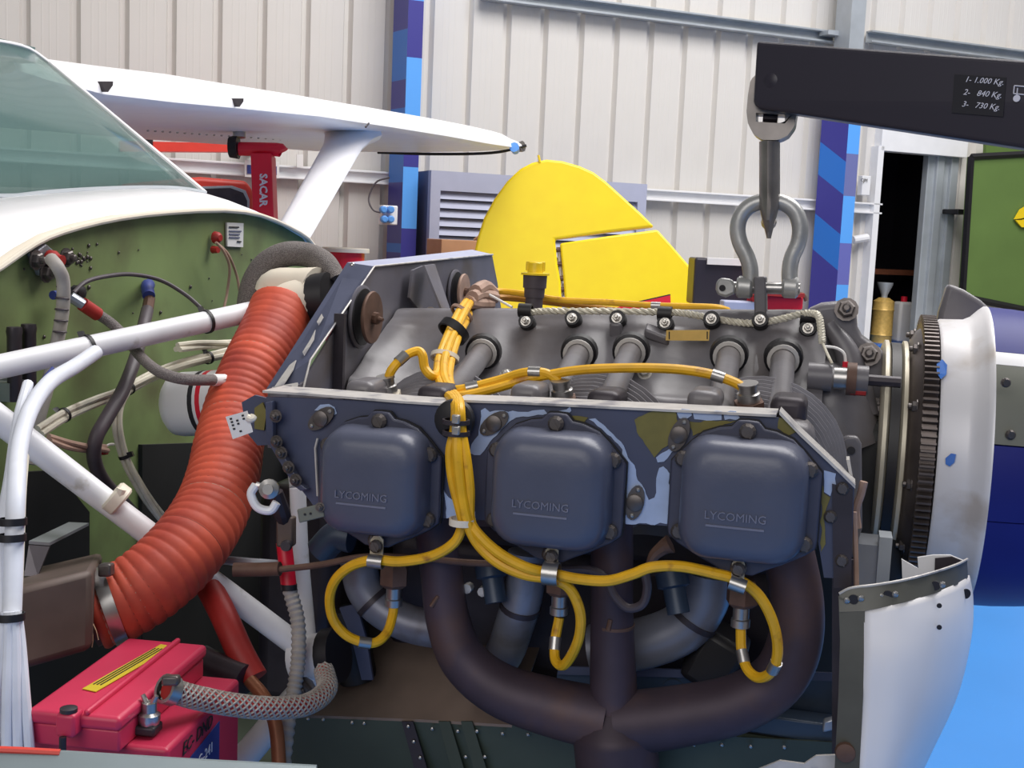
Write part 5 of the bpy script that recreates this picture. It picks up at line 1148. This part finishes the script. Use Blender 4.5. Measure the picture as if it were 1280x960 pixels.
# P-clips holding leads at the bottom of each cover
for k, (x, y, l) in enumerate(((471, 685, 'left'), (690, 698, 'middle'), (923, 714, 'right'))):
    pc_ = thing('lead_clip', 'steel P clip under the '+l+' valve cover holding yellow lead', 'clip', 'P clips')
    MB().plate(PP([(x-8, y-10), (x-4, y-15), (x+4, y-15), (x+8, y-10), (x+7, y+14), (x-9, y+14)], -.412), V((0, .002, 0))).build('strap', CREAM, pc_, smooth=False)
    inst(BM_SCREW, 'screw', P(x, y-3, -.413), toward((0, -1, 0)), pc_, scale=1.0)
    q = P(x-1, y+16+(3 if k == 1 else 1), -.423); ax = V((1, 0, -.25 if k == 2 else 0)).normalized(); r_ = .0064 if k != 1 else .0105
    MB().lathe(q-ax*.007, ax, [(0, r_*.9), (0, r_), (.014, r_), (.014, r_*.9)], 16, caps=False).build('band', STEEL, pc_)
# twisted rope-like lockwire loom along the crankcase top
rope = crom([P(*q) for q in ((655, 392, -.05), (680, 389, -.045), (720, 389, -.045), (770, 389, -.045), (820, 390, -.045), (850, 391, -.045), (880, 396, -.045), (915, 402, -.045), (945, 404, -.05), (975, 399, -.05), (1005, 392, -.055), (1022, 394, -.065), (1026, 410, -.075), (1028, 428, -.085))], 10)
fr_ = frames(rope)
rp_ = thing('twisted_wire', 'cream twisted wire running along the top of the crankcase', 'wire')
for k in range(3):
    MB().tube([p+(fr_[i][1]*math.cos(2*math.pi*k/3+i*1.1)+fr_[i][2]*math.sin(2*math.pi*k/3+i*1.1))*.0024 for i, p in enumerate(rope)], .0022, 6, 1).build('strand', WIREC, rp_)
for x, y in ((657, 388), (831, 392), (1010, 396)): MB().lathe(P(x, y, -.05)-X_*.008, X_, [(0, .006), (0, .0085), (.016, .0085), (.016, .006)], 14, caps=False).build('clamp', BLACK, rp_)
for l, m in (([(1028, 428, -.085), (1033, 440, -.1), (1040, 455, -.12)], WIREC), ([(1030, 433, -.09), (1045, 435, -.09), (1055, 442, -.09), (1057, 455, -.09)], PAPER)):
    MB().tube([P(*q) for q in l], .0016, 6).build('wire_end', m, rp_)
MB().lathe(P(1057, 452, -.09), -Z, [(0, .003), (.01, .0035), (.012, .002)], 8).build('red_tip', RED, rp_)
# oil filler neck
of2 = thing('oil_filler', 'black oil filler neck with yellow cap on engine top', 'oil filler')
q = P(667, 388, .06); s_ = R(1, q)
MB().lathe(q-Z*.02, Z, [(0, 11*s_), (.02+16*s_, 11*s_), (.02+16*s_, 12.5*s_), (.02+28*s_, 13*s_), (.02+28*s_, 14.5*s_), (.02+44*s_, 15*s_), (.02+44*s_, 13*s_)], 24).build('neck', DHOSE, of2)
MB().lathe(q+Z*44*s_, Z, [(0, 17.5*s_), (2.5*s_, 17.5*s_), (3*s_, 12*s_)], 24).build('cap_flange', YCAP, of2)
MB().lathe(q+Z*46*s_, Z, [(0, 10*s_), (13*s_, 9*s_), (14*s_, 8*s_)], 16).build('cap_body', YCAP, of2)
MB().box(q+Z*55*s_, (1, .3, 0), (-.3, 1, 0), Z, 24*s_, 5*s_, 12*s_).build('cap_grip', YCAP, of2, bevel=.001)
# small fittings left of the first cover
fc = thing('white_clevis', 'bright steel clevis ring below the left end of the baffle', 'clevis')
MB().tube(DD([(320, 606, 1.12), (314, 618, 1.12), (322, 634, 1.12), (338, 638, 1.12), (346, 628, 1.12)]), .0042, 10).build('loop', WHITE, fc)
MB().lathe(D(337, 611, 1.12), -FWD, [(0, .0095), (.004, .0095), (.006, .005), (.009, .005)], 14).build('bolt', STEEL, fc)
MB().tube(DD([(320, 606, 1.12), (337, 610, 1.12)]), .003, 8).build('pin', STEEL, fc)
tbk = thing('terminal_block', 'small grey green terminal plate under the left valve cover corner', 'terminal')
MB().plate(DD([(371, 637, 1.1), (402, 629, 1.1), (406, 646, 1.1), (374, 654, 1.1)]), FWD*.004).build('plate', GREYG, tbk, smooth=False, bevel=.001)
for x, y in ((381, 643), (388, 642)): MB().lathe(D(x, y, 1.0995), -FWD, [(0, .0012), (.001, .001)], 8).build('hole', INK, tbk)
inst(BM_BOLT, 'screw', D(400, 634, 1.098), toward(-FWD), tbk, scale=.4)
hose('brown_lever', PP([(812, 707), (818, 694), (830, 684), (838, 680)], -.36), [.004, .006, .009], RUST, 'rusty brown lever between the middle and right covers', 'lever')
hose('grey_breather_line', PP([(700, 712), (735, 712), (756, 722), (768, 745), (785, 760), (803, 755), (809, 735), (806, 715)], -.35), .0042, DHOSE, 'thin grey line curling below the middle valve cover', 'hose')
rbx = thing('connector_block', 'rusty brown connector block left of the grey corrugated conduit', 'connector')
MB().box(D(358, 664, 1.22), RGT, FWD, DWN, .017, .02, .03).build('block', BRNBOX, rbx, bevel=.002)
MB().lathe(D(358, 682, 1.205), -FWD, [(0, .006), (.006, .005)], 12).build('bolt', DARKM, rbx)
MB().tube(DD([(345, 615, 1.2), (352, 640, 1.21), (357, 655, 1.22)]), [.007, .009, .007], 10).build('boot', DARKM, rbx)
# ================================================================ WHITE NOSE COWL
nc = thing('nose_cowl', 'white lower nose cowl with riveted grey flange at right', 'cowling')
rows = [[(1080, 763, -.42), (1125, 754, -.415), (1165, 742, -.39), (1195, 730, -.35), (1209, 722, -.30), (1212, 719, -.24)],
        [(1080, 790, -.425), (1127, 786, -.42), (1170, 778, -.395), (1200, 768, -.35), (1214, 760, -.29), (1217, 752, -.22)],
        [(1080, 830, -.43), (1127, 828, -.425), (1170, 824, -.395), (1200, 818, -.34), (1211, 812, -.28), (1214, 800, -.21)],
        [(1078, 890, -.43), (1122, 890, -.425), (1158, 888, -.395), (1183, 885, -.34), (1193, 880, -.27), (1196, 870, -.2)],
        [(1074, 965, -.43), (1110, 965, -.42), (1132, 965, -.39), (1147, 965, -.33), (1153, 962, -.26), (1158, 955, -.18)],
        [(1068, 1040, -.42), (1092, 1040, -.41), (1105, 1040, -.38), (1112, 1040, -.32), (1115, 1038, -.25), (1118, 1035, -.17)]]
mb = MB(); cols = [crom([P(*q) for q in r_], 4) for r_ in rows]; fin_rows = []
for j in range(len(cols[0])): fin_rows.append(crom([c[j] for c in cols], 4))
mb.loft(fin_rows, False, False); o = mb.build('shell', WINGW, nc, ang=70); o.modifiers.new('skin', 'SOLIDIFY').thickness = .004
fa = [(1049, 742, -.415), (1064, 735, -.415), (1095, 731, -.412), (1130, 725, -.405), (1165, 716, -.385), (1195, 706, -.345), (1209, 699, -.30)]
fb2 = [(1049, 765, -.42), (1080, 764, -.422), (1100, 760, -.42), (1130, 753, -.415), (1168, 742, -.39), (1196, 731, -.35), (1210, 722, -.30)]
MB().strip([P(*q) for q in fa], [P(*q) for q in fb2], V((0, .002, 0))).build('top_flange', ALU if 0 else GREYF, nc)
MB().tube([P(*q) for q in fa], .0012, 6).build('flange_edge', WORN, nc)
la = [(1048, 745, -.416), (1050, 800, -.421), (1048, 870, -.423), (1043, 965, -.42), (1038, 1040, -.41)]; lb_ = [(1081, 764, -.421), (1081, 800, -.426), (1079, 870, -.431), (1074, 965, -.431), (1068, 1040, -.42)]
MB().strip([P(*q) for q in la], [P(*q) for q in lb_], V((0, .002, 0))).build('side_flange', GREYF, nc)
for x, y, Y in ((1067, 749, -.4185), (1110, 744, -.4125), (1169, 732, -.386)):
    a = P(x, y, Y-.001); nt_ = MB().lathe(a, (0, -1, 0), [(0, .0042), (.0012, .004), (.0012, .002)], 14).build('nut_plate_hole', INK, nc)
    for s_ in (-8.5, 9): inst(BM_RIVET, 'rivet', P(x+s_, y-s_*.15, Y-.001), toward((0, -1, 0)), nc, scale=1.3)
for x, y in ((1174, 757), (1174, 784)): MB().lathe(P(x, y, -.397), (.2, -1, 0), [(0, .0022), (.001, .002)], 10).build('small_hole', INK, nc)
MB().lathe(P(1057, 940, -.427), (0, -1, 0), [(0, .009), (.003, .008), (.004, .004)], 14).build('rusty_bolt', RUST, nc)
MB().lathe(P(1207, 742, -.325), (.5, -1, 0), [(0, .0045), (.001, .0045), (.001, .003)], 14).build('edge_hole', INK, nc)
inr = MB().plate(PP([(1128, 724), (1127, 699), (1148, 711), (1147, 697), (1167, 694), (1188, 694), (1207, 702), (1207, 714), (1166, 722)], -.29), V((0, .003, 0))).build('torn_inner_edge', WHITE, nc, smooth=False)
MB().plate(PP([(1168, 722), (1169, 698), (1190, 696), (1207, 703), (1205, 712)], -.294), V((0, .002, 0))).build('inner_bracket', DARKM, nc, smooth=False)
MB().box(P(1090, 705, -.2), X_, Y_, Z, .03, .05, .05).build('inner_duct', ALU, nc, smooth=False)
MB().box(P(1104, 705, -.22), X_, Y_, Z, .012, .03, .06).build('inner_channel', GALV, nc, smooth=False)
# ================================================================ HOIST
ho = thing('hoist_boom', 'black steel hoist boom with white load ratings at top right', 'hoist')
T0, T1 = P(945, 51, -.05), P(1330, 79, -.17)
Bq0, Bq1 = P(940, 134, -.05), P(1330, 193, -.17)
bt_ = V((0, .09, 0)) if 0 else (V((-(T1-T0).y, (T1-T0).x, 0)).normalized()*.05)
rc = [P(940.5, 126, -.05), P(942, 132, -.051), P(948, 135.5, -.053)]
# straight steel box section carried on to the hoist mast outside the frame
ext = 2.2
T1e = T0+(T1-T0)*ext/1.0; B1e = Bq0+(Bq1-Bq0)*ext
MB().plate([T0, T1e, B1e, rc[2], rc[1], rc[0]], bt_).build('boom', BLKP, ho, smooth=False, bevel=.004, seg=3)
dx = (T1-T0).normalized(); nb = bt_.normalized(); ub = dx.cross(nb); ub = ub if ub.z > 0 else -ub
q = P(964, 101, -.056); MB().lathe(q-nb*.001, -nb, [(0, .0088), (.0008, .0086), (.0012, .008)], 20).build('pivot_pin', BLKP, ho)
mst = (T1e+B1e)/2+bt_/2
MB().box(V((mst.x, mst.y, mst.z/2+.1)), dx, nb, Z, .12, .12, mst.z+.3).build('mast', BLKP, ho, smooth=False, bevel=.005)
for s_ in (-1, 1): MB().box(V((mst.x, mst.y, .06))+nb*(.35*s_)-dx*.2, dx, nb, Z, 1.0, .1, .1).build('base_leg', BLKP, ho, smooth=False)
def bpn(x, y, o=.0012): return onp(x, y, T0-nb*o, nb)
MB().plate([bpn(*q, .0008) for q in ((1193, 93), (1258, 97), (1254, 146), (1190, 141))], -nb*.0004).build('rating_decal', INK, ho, smooth=False)
for s_, x, y, wpx in (('1- 1.000 Kg.', 1231, 102, 46), ('2-   840 Kg.', 1228, 118, 47), ('3-   730 Kg.', 1226, 133, 46)):
    c = bpn(x, y); text('load_rating', s_, R(wpx, c), c, dx, ub, INKW, ho, .0005, shear=.25)
c = bpn(1278, 112)
for pts in (((1268, 107), (1300, 110)), ((1268, 107), (1267, 117)), ((1267, 117), (1300, 120)), ((1272, 110), (1271, 120))):
    MB().tube([bpn(*q, .0014) for q in pts], .0006, 4, 1).build('hoist_icon', INKW, ho)
MB().lathe(bpn(1271, 123, .0014), -nb, [(0, .0034), (.0006, .0034)], 12).build('hoist_icon', INKW, ho)
hk = thing('hoist_hook', 'dark steel swivel hook hanging from the hoist boom', 'hook')
YH = -.02
cl2 = [(935, 118), (938, 100), (946, 92), (985, 92), (993, 105), (996, 140), (993, 158), (984, 170), (973, 175), (953, 175), (942, 168), (935, 155), (933, 140)]
slot = [(945, 141), (981, 143), (981, 154), (945, 152)]
def ring_plate(outer, inner, th):
    # outer and inner loops resampled to the same count, bridged
    def rs(l, n):
        seg = [(l[i], l[(i+1) % len(l)]) for i in range(len(l))]; ln = [(b-a).length for a, b in seg]; tot = sum(ln); out = []
        for k in range(n):
            d_ = tot*k/n; i = 0
            while d_ > ln[i]: d_ -= ln[i]; i += 1
            out.append(seg[i][0].lerp(seg[i][1], d_/ln[i]))
        return out
    n = 48; o1 = rs(outer, n); i1 = rs(inner, n); 
    c = sum(i1, V())/n
    def ang(p): d_ = p-c; return math.atan2(d_.dot(DWN), d_.dot(RGT))
    o1.sort(key=ang); i1.sort(key=ang)
    return MB().loft([o1, i1, [p+th for p in i1], [p+th for p in o1], o1], True, False)
ring_plate(PP(cl2, YH-.018), PP(slot, YH-.018), V((0, .04, 0))).build('clevis', HOOKM, hk, bevel=.005, seg=3)
MB().tube([P(954, 147, YH), P(972, 148, YH)], .0055, 10, 1).build('swivel_bolt', DARKM, hk)
hks = [(953, 172, 12.5), (962, 178, 13), (962, 210, 13), (962, 240, 13), (961.5, 260, 12), (961, 276, 8), (961, 290, 4.5), (961, 298, 2.5)]
secs = []
for x, y, wd in hks[1:]:
    c = P(x, y, YH); w_ = R(wd, c); dpt = .022 if y < 250 else (.026 if y < 280 else .012)
    secs.append([c+X_*(w_*math.cos(a))+Y_*(dpt*math.sin(a)) for a in [2*math.pi*k/16+.3 for k in range(16)]])
MB().loft(secs).build('hook_body', HOOKM, hk)
# the hook curls away from the camera under the bow
MB().tube([P(961, 275, YH-.005), P(961, 278, YH+.02), P(961, 272, YH+.06), P(961, 252, YH+.075)], [.008, .009, .008, .005], 12).build('hook_point', HOOKM, hk)
sk = thing('bow_shackle', 'galvanised steel bow shackle with pin joining hook to engine', 'shackle')
YS = -.015
bow = [(938, 358), (938, 338), (934, 322), (925, 303), (922, 285), (927, 268), (940, 256), (960, 251), (980, 254), (994, 265), (1000, 283), (998, 303), (990, 322), (987, 340), (988, 360)]
MB().tube(PP(bow, YS), R(10, P(960, 300, YS)), 16).build('bow', SHACK, sk)
for x in (931, 988):
    q = P(x, 359, YS); MB().lathe(q-X_*R(10, q), X_, [(0, R(11, q)), (R(3, q), R(14, q)), (R(17, q), R(14, q)), (R(20, q), R(11, q))], 20).build('eye', SHACK, sk)
MB().tube([P(912, 359, YS), P(1000, 361, YS)], R(7.5, P(960, 360, YS)), 14, 1).build('pin', STEEL, sk)
hd = [(895, 352), (901, 347), (914, 349), (920, 357), (919, 367), (907, 372), (897, 369), (894, 362)]
hp = MB().plate(PP(hd, YS-.008), V((0, .014, 0))).build('pin_head', SHACK, sk, bevel=.003)
q = P(903, 360, YS-.0085); MB().lathe(q, (0, -1, 0), [(0, R(4, q)), (.0008, R(4, q))], 14).build('head_hole', INK, hp)
lgp = tag(MB().plate(PP([(942, 346), (957, 346), (958, 405), (943, 405)], -.03), V((0, .03, 0))).build('lifting_plate', GREY, bevel=.002), 'flat grey lifting plate bolted to crankcase inside the shackle', 'plate')
# ================================================================ finish: place every object relative to its parent
roots = [o for o in WLOC if o.parent is None and o.type == 'EMPTY']
def desc(o):
    for c in o.children: yield c; yield from desc(c)
for r_ in roots:
    ps = []
    for c in desc(r_):
        b = WLOC[c]; ps += [b+V(k)*1.0 for k in c.bound_box] if c.rotation_euler[:] == (0, 0, 0) else [b]
    xs, ys, zs = zip(*[p[:] for p in ps]); WLOC[r_] = V(((min(xs)+max(xs))/2, (min(ys)+max(ys))/2, min(zs)))
for o, p in WLOC.items():
    o.location = p-(WLOC[o.parent] if o.parent else V())
